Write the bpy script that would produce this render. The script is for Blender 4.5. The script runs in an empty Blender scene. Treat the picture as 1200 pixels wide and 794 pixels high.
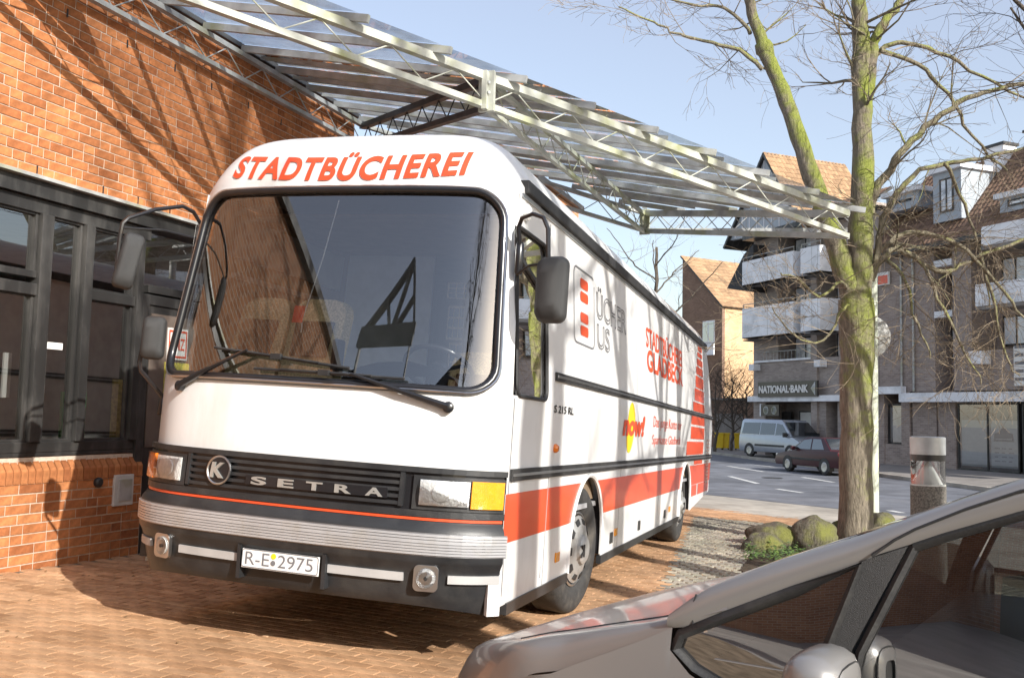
import bpy, bmesh, math, random
from mathutils import Vector, Matrix, Euler
from mathutils.geometry import tessellate_polygon
RAD = math.radians
rnd = random.Random(7)
SC = bpy.context.scene
COL = SC.collection
V = Vector

# ------------------------------------------------------------------ camera
PITCH, ROLL, FPX, CX, CY = RAD(4.52), RAD(1.3), 1120.35, 600.0, 397.0
CAM_P = V((0, 0, 1.5))
_F = V((0, math.cos(PITCH), math.sin(PITCH)))
_r = V((1, 0, 0)); _u = _r.cross(_F)
CR = _r * math.cos(ROLL) + _u * math.sin(ROLL)
CU = -_r * math.sin(ROLL) + _u * math.cos(ROLL)
cd = bpy.data.cameras.new('camera'); cam = bpy.data.objects.new('camera', cd); COL.objects.link(cam)
cam.matrix_world = Matrix(((CR.x, CU.x, -_F.x, CAM_P.x), (CR.y, CU.y, -_F.y, CAM_P.y), (CR.z, CU.z, -_F.z, CAM_P.z), (0, 0, 0, 1)))
cd.sensor_width = 36.0; cd.lens = FPX / 1200 * 36; cd.clip_end = 2000; cd.clip_start = 0.05
SC.camera = cam

# ------------------------------------------------------------------ sky, sun, exposure
SUN_EL = RAD(27); SUN_DIR = V((-.616, .788, 0)).normalized() * math.cos(SUN_EL) + V((0, 0, -math.sin(SUN_EL)))  # way the light travels
W = bpy.data.worlds.new('World'); SC.world = W; W.use_nodes = True
nt = W.node_tree; bg = nt.nodes['Background']
sky = nt.nodes.new('ShaderNodeTexSky'); sky.sky_type = 'NISHITA'; sky.sun_disc = False
sky.sun_elevation = SUN_EL
sky.sun_rotation = math.atan2(-SUN_DIR.x, -SUN_DIR.y)     # measured from +Y towards +X
sky.air_density = 1.2; sky.dust_density = 1.5; sky.ozone_density = 2.0
nt.links.new(sky.outputs[0], bg.inputs[0]); bg.inputs[1].default_value = 0.105
veil = nt.nodes.new('ShaderNodeBackground'); veil.inputs[0].default_value = (.178, .156, .153, 1); veil.inputs[1].default_value = 1.0      # even high haze all over the sky
both_ = nt.nodes.new('ShaderNodeAddShader'); nt.links.new(bg.outputs[0], both_.inputs[0]); nt.links.new(veil.outputs[0], both_.inputs[1]); nt.links.new(both_.outputs[0], nt.nodes['World Output'].inputs[0])
sl = bpy.data.lights.new('sun', 'SUN'); sl.energy = 4.4; sl.angle = RAD(.5); sl.color = (1, .965, .90)
so = bpy.data.objects.new('sun', sl); COL.objects.link(so); so.rotation_euler = SUN_DIR.to_track_quat('-Z', 'Y').to_euler(); so.location = (8, -10, 12)
SC.view_settings.view_transform = 'Standard'; SC.view_settings.look = 'None'; SC.view_settings.gamma = 1
SC.view_settings.use_curve_mapping = False; SC.view_settings.exposure = 0.68
SC.cycles.max_bounces = 10; SC.cycles.transparent_max_bounces = 24; SC.cycles.glossy_bounces = 5

# ------------------------------------------------------------------ places: a photo pixel turned into a point of the world
def ray(px, py): return _F * FPX + CR * (px - CX) - CU * (py - CY)
def at(px, py, D): return CAM_P + ray(px, py) * (D / FPX)            # at depth D metres along the view axis
def on(px, py, n, q):                                                # on a plane
    d = ray(px, py); return CAM_P + d * ((q - CAM_P).dot(n) / d.dot(n))

# ------------------------------------------------------------------ custom properties
def tag(o, label=None, cat=None, group=None, kind=None):
    if label: o['label'] = label
    if cat: o['category'] = cat
    if group: o['group'] = group
    if kind: o['kind'] = kind
    return o
def empty(name, loc=(0, 0, 0), rz=0, label=None, cat=None, group=None):
    o = bpy.data.objects.new(name, None); COL.objects.link(o); o.location = loc; o.rotation_euler = (0, 0, rz)
    o.empty_display_size = .2
    return tag(o, label, cat, group)
def inst(name, mesh, parent=None, loc=(0, 0, 0), rot=(0, 0, 0), scale=(1, 1, 1)):
    o = bpy.data.objects.new(name, mesh); COL.objects.link(o); o.parent = parent
    o.location = loc; o.rotation_euler = rot; o.scale = scale
    return o
def copy_tree(o, parent=None):
    c = o.copy(); COL.objects.link(c); c.parent = parent
    for ch in list(o.children): copy_tree(ch, c)
    return c

# ------------------------------------------------------------------ mesh builder
class MB:
    def __init__(s): s.v = []; s.f = []
    def add(s, vs, fs):
        b = len(s.v); s.v.extend([tuple(p) for p in vs]); s.f.extend([tuple(i + b for i in f) for f in fs]); return s
    def quad(s, a, b, c, d): return s.add([a, b, c, d], [(0, 1, 2, 3)])
    def poly(s, pts):
        pts = [V(p) for p in pts]; tr = tessellate_polygon([pts]); return s.add(pts, [tuple(t) for t in tr])
    def box(s, c, d, R=None):
        c = V(c); x, y, z = d[0] / 2, d[1] / 2, d[2] / 2
        vs = [V((i * x, j * y, k * z)) for k in (-1, 1) for j in (-1, 1) for i in (-1, 1)]
        if R is not None: vs = [R @ p for p in vs]
        return s.add([c + p for p in vs], [(0, 2, 3, 1), (4, 5, 7, 6), (0, 1, 5, 4), (2, 6, 7, 3), (0, 4, 6, 2), (1, 3, 7, 5)])
    def b2(s, p, q): return s.box([(p[i] + q[i]) / 2 for i in range(3)], [abs(q[i] - p[i]) for i in range(3)])
    def bar(s, a, b, w, h, up=(0, 0, 1)):
        a, b = V(a), V(b); d = b - a; L = d.length; d = d / L; sd = d.cross(V(up))
        if sd.length < 1e-4: sd = d.cross(V((1, 0, 0)))
        sd.normalize(); u = sd.cross(d)
        return s.box((a + b) / 2, (w, L, h), Matrix((sd, d, u)).transposed())
    def tube(s, pts, r, n=8, cap=True):
        pts = [V(p) for p in pts]; m = len(pts); rs = r if isinstance(r, (list, tuple)) else [r] * m
        ref = None; b = len(s.v)
        for i, p in enumerate(pts):
            t = (pts[min(i + 1, m - 1)] - pts[max(i - 1, 0)])
            t = t.normalized() if t.length > 1e-9 else V((0, 0, 1))
            if ref is None:
                ref = t.cross(V((.13, .31, .94)));
                if ref.length < .1: ref = t.cross(V((1, 0, 0)))
            ref = (ref - t * ref.dot(t)).normalized(); q = t.cross(ref)
            for k in range(n):
                a = 2 * math.pi * k / n; s.v.append(tuple(p + (ref * math.cos(a) + q * math.sin(a)) * rs[i]))
        for i in range(m - 1):
            for k in range(n):
                k2 = (k + 1) % n; s.f.append((b + i * n + k, b + i * n + k2, b + (i + 1) * n + k2, b + (i + 1) * n + k))
        if cap and n > 2:
            s.f.append(tuple(b + k for k in reversed(range(n)))); s.f.append(tuple(b + (m - 1) * n + k for k in range(n)))
        return s
    def lathe(s, prof, o=(0, 0, 0), ax=(0, 0, 1), n=24, close=True):
        ax = V(ax).normalized(); x = ax.cross(V((.2, .9, .1))).normalized(); y = ax.cross(x); o = V(o); b = len(s.v); m = len(prof)
        for r, h in prof:
            for k in range(n):
                a = 2 * math.pi * k / n; s.v.append(tuple(o + ax * h + (x * math.cos(a) + y * math.sin(a)) * r))
        for i in range(m - 1):
            for k in range(n):
                k2 = (k + 1) % n; s.f.append((b + i * n + k, b + i * n + k2, b + (i + 1) * n + k2, b + (i + 1) * n + k))
        if close:
            s.f.append(tuple(b + k for k in reversed(range(n)))); s.f.append(tuple(b + (m - 1) * n + k for k in range(n)))
        return s
    def grid(s, fn, nu, nv, flip=False):
        b = len(s.v)
        for j in range(nv + 1):
            for i in range(nu + 1): s.v.append(tuple(fn(i / nu, j / nv)))
        for j in range(nv):
            for i in range(nu):
                q = (b + j * (nu + 1) + i, b + j * (nu + 1) + i + 1, b + (j + 1) * (nu + 1) + i + 1, b + (j + 1) * (nu + 1) + i)
                s.f.append(q[::-1] if flip else q)
        return s
    def prism(s, pts, off):                       # closed outline (3-D points) pushed by a vector
        pts = [V(p) for p in pts]; off = V(off); n = len(pts); tr = tessellate_polygon([pts])
        fs = [tuple(t) for t in tr] + [tuple(i + n for i in reversed(t)) for t in tr]
        fs += [(i, (i + 1) % n, (i + 1) % n + n, i + n) for i in range(n)]
        return s.add(pts + [p + off for p in pts], fs)
    def mesh(s, name, mat, smooth=None, fix=True, bevel=0, weld=False):
        me = bpy.data.meshes.new(name); me.from_pydata(s.v, [], s.f)
        if weld or fix or bevel:
            bm = bmesh.new(); bm.from_mesh(me)
            if weld: bmesh.ops.remove_doubles(bm, verts=bm.verts, dist=2e-4)
            if fix: bmesh.ops.recalc_face_normals(bm, faces=bm.faces)
            if bevel:
                es = [e for e in bm.edges if len(e.link_faces) == 2 and e.calc_face_angle(0) > .6]
                bmesh.ops.bevel(bm, geom=es, offset=bevel, segments=2, profile=.6, affect='EDGES', clamp_overlap=True)
            bm.to_mesh(me); bm.free()
        if mat: me.materials.append(mat)
        if smooth is not None:
            me.shade_smooth() if hasattr(me, 'shade_smooth') else None
            if smooth < 180:
                try: me.set_sharp_from_angle(angle=RAD(smooth))
                except Exception: pass
        return me
    def build(s, name, mat, parent=None, smooth=None, label=None, kind=None, fix=True, bevel=0, weld=False):
        o = bpy.data.objects.new(name, s.mesh(name, mat, smooth, fix, bevel, weld)); COL.objects.link(o); o.parent = parent
        if label: o['label'] = label
        if kind: o['kind'] = kind
        return o

# ------------------------------------------------------------------ lettering (Blender's own font turned into mesh)
_tcache = {}
def text_mesh(s, bold=0.0, ext=0.0, spacing=1.0, line=1.0):
    k = (s, bold, ext, spacing, line)
    if k in _tcache: return _tcache[k]
    cu = bpy.data.curves.new('lettering', 'FONT'); cu.body = s; cu.offset = bold; cu.extrude = ext; cu.space_character = spacing; cu.space_line = line
    cu.resolution_u = 5; cu.fill_mode = 'FRONT' if ext == 0 else 'BOTH'
    ob = bpy.data.objects.new('lettering', cu); COL.objects.link(ob)
    dg = bpy.context.evaluated_depsgraph_get(); me = bpy.data.meshes.new_from_object(ob.evaluated_get(dg))
    vs = [v.co.copy() for v in me.vertices]; fs = [tuple(p.vertices) for p in me.polygons]
    bpy.data.objects.remove(ob); bpy.data.curves.remove(cu); bpy.data.meshes.remove(me)
    _tcache[k] = (vs, fs); return vs, fs
def put_text(m, s, w, h, fn, bold=0.0, ext=0.0, shear=0.0, spacing=1.0, line=1.0, cut=None):
    """lettering stretched to a box w by h; fn(u, v, n) gives the point (n = height above the surface, ext is its half thickness in metres)"""
    vs, fs = text_mesh(s, bold, 1.0 if ext else 0.0, spacing, line)
    x0 = min(v.x for v in vs); x1 = max(v.x for v in vs); y0 = min(v.y for v in vs); y1 = max(v.y for v in vs)
    if cut:                                       # finer faces, so the lettering can follow a curved surface
        bm = bmesh.new(); bv = [bm.verts.new(v) for v in vs]
        for f in fs:
            try: bm.faces.new([bv[i] for i in f])
            except ValueError: pass
        for ax, n, a, b in ((V((1, 0, 0)), cut[0], x0, x1), (V((0, 1, 0)), cut[1], y0, y1)):
            for i in range(1, n): bmesh.ops.bisect_plane(bm, geom=bm.verts[:] + bm.edges[:] + bm.faces[:], plane_co=ax * (a + (b - a) * i / n), plane_no=ax)
        bm.verts.index_update(); vs = [v.co.copy() for v in bm.verts]; fs = [tuple(v.index for v in f.verts) for f in bm.faces]; bm.free()
    out = []
    for v in vs:
        t = (v.y - y0) / (y1 - y0)
        out.append(fn((v.x - x0) / (x1 - x0) * w + shear * t * h, t * h, v.z * ext))
    m.add(out, fs); return m

# ------------------------------------------------------------------ materials
def mat(name, col, rough=.6, metal=0, var=.12, vscale=6, bump=0, bscale=60, coat=0, spec=.5, island=0, hue=None, obj_rand=0, dirt=None, dscale=1.5, stretch=None, emit=None, grime=0, gscale=.8):
    m = bpy.data.materials.new(name); m.use_nodes = True; t = m.node_tree; b = t.nodes['Principled BSDF']; L = t.links; N = t.nodes.new
    b.inputs['Roughness'].default_value = rough; b.inputs['Metallic'].default_value = metal
    b.inputs['Specular IOR Level'].default_value = spec; b.inputs['Coat Weight'].default_value = coat; b.inputs['Coat Roughness'].default_value = .06
    tc = N('ShaderNodeTexCoord'); src = tc.outputs['Object']
    if stretch:
        mp = N('ShaderNodeMapping'); mp.inputs['Scale'].default_value = stretch; L.new(src, mp.inputs[0]); src = mp.outputs[0]
    no = N('ShaderNodeTexNoise'); no.inputs['Scale'].default_value = vscale; no.inputs['Detail'].default_value = 5; L.new(src, no.inputs[0])
    mx = N('ShaderNodeMix'); mx.data_type = 'RGBA'; c = V(col)
    lo = c * (1 - var); hi = c * (1 + var)
    mx.inputs[6].default_value = (*[max(0, x) for x in lo], 1); mx.inputs[7].default_value = (*[min(1, x) for x in hi], 1)
    rp = N('ShaderNodeMapRange'); rp.inputs[1].default_value = .32; rp.inputs[2].default_value = .68
    L.new(no.outputs[0], rp.inputs[0]); L.new(rp.outputs[0], mx.inputs[0]); colout = mx.outputs[2]
    if island or obj_rand:
        ge = N('ShaderNodeNewGeometry'); oi = N('ShaderNodeObjectInfo'); ad = N('ShaderNodeMath'); ad.operation = 'ADD'
        L.new(ge.outputs['Random Per Island'], ad.inputs[0]); L.new(oi.outputs['Random'], ad.inputs[1])
        fr = N('ShaderNodeMath'); fr.operation = 'FRACT'; L.new(ad.outputs[0], fr.inputs[0])
        cr = N('ShaderNodeValToRGB'); e = cr.color_ramp; e.interpolation = 'LINEAR'
        pal = hue or [(.75,) * 3, (1,) * 3, (1.2,) * 3]
        e.elements[0].position = 0; e.elements[0].color = (*pal[0], 1); e.elements[1].position = 1; e.elements[1].color = (*pal[-1], 1)
        for i in range(1, len(pal) - 1): el = e.elements.new(i / (len(pal) - 1)); el.color = (*pal[i], 1)
        L.new(fr.outputs[0], cr.inputs[0]); mu = N('ShaderNodeMix'); mu.data_type = 'RGBA'; mu.blend_type = 'MULTIPLY'; mu.inputs[0].default_value = 1
        L.new(colout, mu.inputs[6]); L.new(cr.outputs[0], mu.inputs[7]); colout = mu.outputs[2]
    if dirt:
        n2 = N('ShaderNodeTexNoise'); n2.inputs['Scale'].default_value = dscale; n2.inputs['Detail'].default_value = 8; n2.inputs['Roughness'].default_value = .65; L.new(src, n2.inputs[0])
        r2 = N('ShaderNodeMapRange'); r2.inputs[1].default_value = .5; r2.inputs[2].default_value = .72; L.new(n2.outputs[0], r2.inputs[0])
        m2 = N('ShaderNodeMix'); m2.data_type = 'RGBA'; L.new(r2.outputs[0], m2.inputs[0]); L.new(colout, m2.inputs[6]); m2.inputs[7].default_value = (*dirt, 1); colout = m2.outputs[2]
    if grime:                                       # broad stains that run across many pieces
        gp = N('ShaderNodeNewGeometry'); gn = N('ShaderNodeTexNoise'); gn.inputs['Scale'].default_value = gscale; gn.inputs['Detail'].default_value = 7; gn.inputs['Roughness'].default_value = .62; L.new(gp.outputs['Position'], gn.inputs[0])
        gr = N('ShaderNodeMapRange'); gr.inputs[1].default_value = .36; gr.inputs[2].default_value = .66; gr.inputs[3].default_value = 1 - grime; gr.inputs[4].default_value = 1 + grime * .35; L.new(gn.outputs[0], gr.inputs[0])
        gm = N('ShaderNodeMix'); gm.data_type = 'RGBA'; gm.blend_type = 'MULTIPLY'; gm.inputs[0].default_value = 1; L.new(colout, gm.inputs[6]); L.new(gr.outputs[0], gm.inputs[7]); colout = gm.outputs[2]
    L.new(colout, b.inputs['Base Color'])
    if bump:
        n3 = N('ShaderNodeTexNoise'); n3.inputs['Scale'].default_value = bscale; n3.inputs['Detail'].default_value = 6; L.new(src, n3.inputs[0])
        bp = N('ShaderNodeBump'); bp.inputs['Strength'].default_value = bump; bp.inputs['Distance'].default_value = .01; L.new(n3.outputs[0], bp.inputs['Height']); L.new(bp.outputs[0], b.inputs['Normal'])
    if emit: b.inputs['Emission Color'].default_value = (*col, 1); b.inputs['Emission Strength'].default_value = emit
    return m
def glass(name, tint=(1, 1, 1), refl=1.0, rough=0.0, film=0.0, filmcol=(.5, .5, .5), f0=.04, dirt=0.0):
    m = bpy.data.materials.new(name); m.use_nodes = True; t = m.node_tree; t.nodes.clear(); N = t.nodes.new; L = t.links
    out = N('ShaderNodeOutputMaterial'); tr = N('ShaderNodeBsdfTransparent'); tr.inputs[0].default_value = (*tint, 1)
    gl = N('ShaderNodeBsdfGlossy'); gl.inputs['Roughness'].default_value = rough; gl.inputs[0].default_value = (1, 1, 1, 1)
    lw = N('ShaderNodeFresnel'); lw.inputs[0].default_value = 1.52
    mr = N('ShaderNodeMapRange'); mr.inputs[1].default_value = 0; mr.inputs[2].default_value = 1; mr.inputs[3].default_value = f0 - .04; mr.inputs[4].default_value = min(1, refl); L.new(lw.outputs[0], mr.inputs[0])
    last = tr.outputs[0]
    if film:
        df = N('ShaderNodeBsdfDiffuse'); df.inputs[0].default_value = (*filmcol, 1); m1 = N('ShaderNodeMixShader'); m1.inputs[0].default_value = film
        if dirt:
            tc = N('ShaderNodeTexCoord'); no = N('ShaderNodeTexNoise'); no.inputs['Scale'].default_value = 3; no.inputs['Detail'].default_value = 8; L.new(tc.outputs['Object'], no.inputs[0])
            r = N('ShaderNodeMapRange'); r.inputs[1].default_value = .4; r.inputs[2].default_value = .75; r.inputs[3].default_value = film; r.inputs[4].default_value = film + dirt; L.new(no.outputs[0], r.inputs[0]); L.new(r.outputs[0], m1.inputs[0])
        L.new(last, m1.inputs[1]); L.new(df.outputs[0], m1.inputs[2]); last = m1.outputs[0]
    mx = N('ShaderNodeMixShader'); L.new(mr.outputs[0], mx.inputs[0]); L.new(last, mx.inputs[1]); L.new(gl.outputs[0], mx.inputs[2]); L.new(mx.outputs[0], out.inputs[0])
    return m
BR = [(.74, .66, .64), (.90, .87, .85), (1, 1, 1), (1.08, 1.06, 1.03), (1.2, 1.25, 1.25), (.96, .9, .86), (1.06, 1.03, 1)]
MT = {}
MT['brick'] = mat('orange_brick', (.455, .18, .072), .85, var=.22, vscale=22, bump=.5, bscale=90, island=1, hue=BR, spec=.2, grime=.28, gscale=1.1)
MT['mortar'] = mat('pale_mortar', (.56, .46, .37), .95, var=.15, vscale=30, bump=.4, bscale=150, spec=.1)
MT['paver'] = mat('clay_paver', (.53, .315, .175), .85, var=.2, vscale=12, bump=.5, bscale=120, island=1, hue=[(.80, .76, .72), (.96, .93, .91), (1.06, 1.06, 1.06), (1.0, 1.0, 1.02), (1.18, 1.22, 1.26)], spec=.2, grime=.34, gscale=.9)
MT['joint'] = mat('sandy_joint', (.20, .155, .11), .95, var=.3, vscale=9, spec=.1)
MT['sett'] = mat('granite_sett', (.34, .31, .26), .85, var=.25, vscale=16, bump=.5, bscale=90, island=1, hue=[(.7, .7, .7), (1, 1, 1), (1.15, 1.12, 1.05), (.9, .95, .9), (1.25, 1.2, 1.1)], spec=.25, grime=.35, gscale=1.4)
MT['asphalt'] = mat('asphalt', (.165, .172, .192), .8, var=.2, vscale=1.2, bump=.4, bscale=160, dirt=(.205, .208, .222), dscale=.5, spec=.3, grime=.3, gscale=.3)
MT['concrete'] = mat('pale_concrete', (.42, .385, .33), .85, var=.12, vscale=3, bump=.3, bscale=80, dirt=(.33, .29, .24), dscale=.8, spec=.2, grime=.25, gscale=.6)
MT['slab'] = mat('pavement_slab', (.25, .23, .21), .85, var=.15, vscale=2, bump=.3, bscale=60, dirt=(.2, .18, .165), spec=.2)
MT['roadpaint'] = mat('road_paint', (.62, .62, .6), .7, var=.15, vscale=14, dirt=(.2, .2, .2), dscale=9)
MT['soil'] = mat('dark_soil', (.07, .055, .04), .95, var=.4, vscale=9, bump=1, bscale=40, spec=.1)
MT['white'] = mat('white_paint', (.76, .76, .755), .32, var=.02, vscale=1.2, coat=.35, dirt=(.63, .615, .585), dscale=1.6, stretch=(1.3, 1.3, .35))
MT['red'] = mat('signal_red_film', (.70, .085, .028), .35, var=.04, vscale=2, coat=.25)
MT['redtext'] = mat('red_lettering', (.72, .085, .03), .4, var=.05)
MT['yellow'] = mat('yellow_film', (.85, .58, .02), .45, var=.04)
MT['black'] = mat('black_rubber', (.022, .022, .023), .55, var=.25, vscale=10, bump=.15, bscale=120, dirt=(.045, .043, .04), dscale=5)
MT['blackgloss'] = mat('black_paint', (.014, .014, .016), .28, var=.2, coat=.3)
MT['bumper'] = mat('charcoal_bumper', (.024, .025, .027), .40, var=.3, vscale=4, bump=.1, bscale=200, dirt=(.05, .049, .047), dscale=3)
MT['bright'] = mat('bright_ribbed_trim', (.50, .50, .51), .33, .35, var=.06, vscale=8, dirt=(.45, .43, .40), dscale=6)
MT['chrome'] = mat('brushed_alloy', (.62, .63, .64), .3, 1, var=.08, vscale=8)
MT['mirrorglass'] = mat('mirror_chrome', (.8, .82, .85), .04, 1, var=.01)
MT['greyprint'] = mat('grey_print', (.16, .16, .17), .5, var=.05)
MT['amber'] = mat('amber_lens', (.85, .33, .015), .15, var=.08, vscale=30, coat=.8, bump=.25, bscale=90)
MT['orange_lens'] = mat('orange_lens', (.75, .19, .015), .15, var=.08, vscale=30, coat=.8, bump=.25, bscale=90)
MT['lens'] = glass('clear_lens', (.96, .97, .98), refl=1, f0=.10)
MT['reflector'] = mat('lamp_reflector', (.85, .85, .83), .25, .3, var=.12, vscale=45, bump=.6, bscale=45)
MT['tyre'] = mat('tyre_rubber', (.035, .034, .033), .8, var=.25, vscale=14, bump=.3, bscale=60, dirt=(.10, .09, .075), dscale=4)
MT['badge'] = mat('badge_metal', (.46, .45, .42), .3, .5, var=.1)
MT['hub'] = mat('hub_alloy', (.44, .44, .43), .38, .45, var=.12, vscale=10, dirt=(.24, .22, .19), dscale=8)
MT['rim'] = mat('steel_rim', (.52, .52, .51), .35, .9, var=.12, vscale=12, dirt=(.3, .27, .22), dscale=7)
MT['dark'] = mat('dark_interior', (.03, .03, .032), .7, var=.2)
MT['greyint'] = mat('grey_interior', (.30, .30, .31), .7, var=.1)
MT['wood'] = mat('brown_wood_panel', (.22, .13, .07), .6, var=.2, stretch=(1, 1, 8))
MT['seat'] = mat('mustard_seat_fabric', (.56, .47, .27), .95, var=.3, vscale=70, bump=.6, bscale=160, spec=.1)
MT['seatdark'] = mat('brown_seat_fabric', (.10, .075, .05), .95, var=.3, vscale=70, bump=.6, bscale=160, spec=.1)
MT['paper'] = mat('paper', (.75, .74, .70), .8, var=.04)
MT['bluepaper'] = mat('blue_calendar_print', (.12, .22, .42), .7, var=.1)
MT['windscreen'] = glass('windscreen_glass', (.95, .97, .97), f0=.195)
MT['busglass'] = glass('side_window_glass', (.75, .80, .82), f0=.30)
MT['shopglass'] = glass('shop_window_glass', (.82, .84, .84), f0=.27)
MT['houseglass'] = glass('house_window_glass', (.55, .60, .66), f0=.42)
MT['carglass'] = glass('car_window_glass', (.62, .66, .66), f0=.46)
MT['roofglass'] = glass('weathered_roof_glass', (.84, .88, .93), f0=.06, film=.27, filmcol=(.42, .48, .55), dirt=.34)
MT['lampglass'] = glass('lamp_glass', (.86, .88, .88), f0=.12, film=.12, filmcol=(.7, .7, .68))
MT['frame'] = mat('dark_bronze_frame', (.034, .033, .032), .40, .2, var=.3, vscale=3, stretch=(1, 1, .3), dirt=(.10, .096, .09), dscale=3)
MT['galv'] = mat('weathered_galvanised_steel', (.42, .43, .42), .55, .25, var=.25, vscale=5, bump=.15, bscale=70, dirt=(.34, .34, .20), dscale=2.2)
MT['darkshadesteel'] = mat('dark_shaded_steel', (.055, .057, .06), .5, .3, var=.3, vscale=6)
MT['cream'] = mat('cream_painted_steel', (.43, .44, .385), .6, .05, var=.2, vscale=5, dirt=(.33, .35, .13), dscale=2.6)
MT['silver'] = mat('silver_car_paint', (.275, .268, .262), .34, .4, var=.03, vscale=1, coat=.45)
MT['plastic'] = mat('grained_black_plastic', (.038, .038, .038), .5, var=.15, bump=.5, bscale=500)
def brickwall(name, c1, c2, mo, sx=4.0, bump=.6):
    m = bpy.data.materials.new(name); m.use_nodes = True; t = m.node_tree; b = t.nodes['Principled BSDF']; N = t.nodes.new; L = t.links; b.inputs['Roughness'].default_value = .9; b.inputs['Specular IOR Level'].default_value = .15
    tc = N('ShaderNodeTexCoord'); sp = N('ShaderNodeSeparateXYZ'); L.new(tc.outputs['Object'], sp.inputs[0]); ad = N('ShaderNodeMath'); ad.operation = 'ADD'; L.new(sp.outputs[0], ad.inputs[0]); L.new(sp.outputs[1], ad.inputs[1]); cb = N('ShaderNodeCombineXYZ'); L.new(ad.outputs[0], cb.inputs[0]); L.new(sp.outputs[2], cb.inputs[1])
    bt = N('ShaderNodeTexBrick'); bt.inputs['Scale'].default_value = sx; bt.inputs['Color1'].default_value = (*c1, 1); bt.inputs['Color2'].default_value = (*c2, 1); bt.inputs['Mortar'].default_value = (*mo, 1); bt.inputs['Mortar Size'].default_value = .03; bt.inputs['Brick Width'].default_value = 1.0; bt.inputs['Row Height'].default_value = .33; bt.inputs['Bias'].default_value = .1; L.new(cb.outputs[0], bt.inputs[0])
    no = N('ShaderNodeTexNoise'); no.inputs['Scale'].default_value = .9; no.inputs['Detail'].default_value = 7; L.new(tc.outputs['Object'], no.inputs[0]); mr = N('ShaderNodeMapRange'); mr.inputs[3].default_value = .7; mr.inputs[4].default_value = 1.25; L.new(no.outputs[0], mr.inputs[0])
    mu = N('ShaderNodeMix'); mu.data_type = 'RGBA'; mu.blend_type = 'MULTIPLY'; mu.inputs[0].default_value = 1; L.new(bt.outputs[0], mu.inputs[6]); L.new(mr.outputs[0], mu.inputs[7]); L.new(mu.outputs[2], b.inputs[0])
    bp = N('ShaderNodeBump'); bp.inputs['Strength'].default_value = bump; bp.inputs['Distance'].default_value = .01; bp.invert = True; L.new(bt.outputs['Fac'], bp.inputs['Height']); L.new(bp.outputs[0], b.inputs['Normal']); return m
# ================================================================== GROUND
def g_plaza(x, y): return .0178 - .0476 * x - .0104 * y
KA, KB = V((5.34, 25.46)), V((7.5, 22.5))                # near edge of the street
_kd = (KB - KA).normalized(); _kn = V((-_kd.y, _kd.x))
if _kn.dot(V((1, 1))) < 0: _kn = -_kn
ZST = -.50
def g(x, y):
    d = (V((x, y)) - KA).dot(_kn); xx = max(-40, min(60, x)); yy = max(-40, min(60, y)); t = min(1, max(0, (d + 4) / 4)); t = t * t * (3 - 2 * t)
    lim = g_plaza(max(-9, min(12, xx)), max(-12, min(40, yy)))
    return lim * (1 - t) + ZST * t
def sheet(name, pts, off, m, cell=1.0, kind='structure', parent=None, zf=g, thick=0):
    bm = bmesh.new(); f = bm.faces.new([bm.verts.new((p[0], p[1], 0)) for p in pts])
    x0 = min(p[0] for p in pts); x1 = max(p[0] for p in pts); y0 = min(p[1] for p in pts); y1 = max(p[1] for p in pts)
    for a, b, ax in ((x0, x1, V((1, 0, 0))), (y0, y1, V((0, 1, 0)))):
        k = math.floor(a / cell) + 1
        while k * cell < b:
            bmesh.ops.bisect_plane(bm, geom=bm.verts[:] + bm.edges[:] + bm.faces[:], plane_co=ax * (k * cell), plane_no=ax); k += 1
    for v in bm.verts: v.co.z = zf(v.co.x, v.co.y) + off
    if thick:
        ed = [e for e in bm.edges if e.is_boundary]; r = bmesh.ops.extrude_edge_only(bm, edges=ed)
        for v in r['geom']:
            if isinstance(v, bmesh.types.BMVert): v.co.z -= thick
    bmesh.ops.recalc_face_normals(bm, faces=bm.faces)
    me = bpy.data.meshes.new(name); bm.to_mesh(me); bm.free(); me.materials.append(m)
    o = bpy.data.objects.new(name, me); COL.objects.link(o); o.parent = parent
    if kind: o['kind'] = kind
    return o
m = MB()
gx = [-600, -200, -80, -40, -24] + [i * 2.0 for i in range(-10, 31)] + [80, 120, 250, 600]; gy = [-600, -200, -80, -40, -24] + [i * 2.0 for i in range(-10, 41)] + [100, 150, 300, 900]
m.grid(lambda u, v: V((gx[round(u * (len(gx) - 1))], gy[round(v * (len(gy) - 1))], g(gx[round(u * (len(gx) - 1))], gy[round(v * (len(gy) - 1))]) - .09)), len(gx) - 1, len(gy) - 1)
m.build('ground', MT['slab'], kind='structure', smooth=60)

# ---- wall frame: x along the wall (away), y into the building, z up
DV = V((.3509, .9364, 0)).normalized(); WN = V((DV.y, -DV.x, 0)); WA = V((-4.1154, 7.8991, 0)); WANG = math.atan2(DV.y, DV.x)
def wp(al, out, z): return WA + DV * al + WN * out + V((0, 0, z))
def wl(p): p = V((p[0], p[1], 0)) - WA; return p.dot(DV), p.dot(WN)
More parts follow.
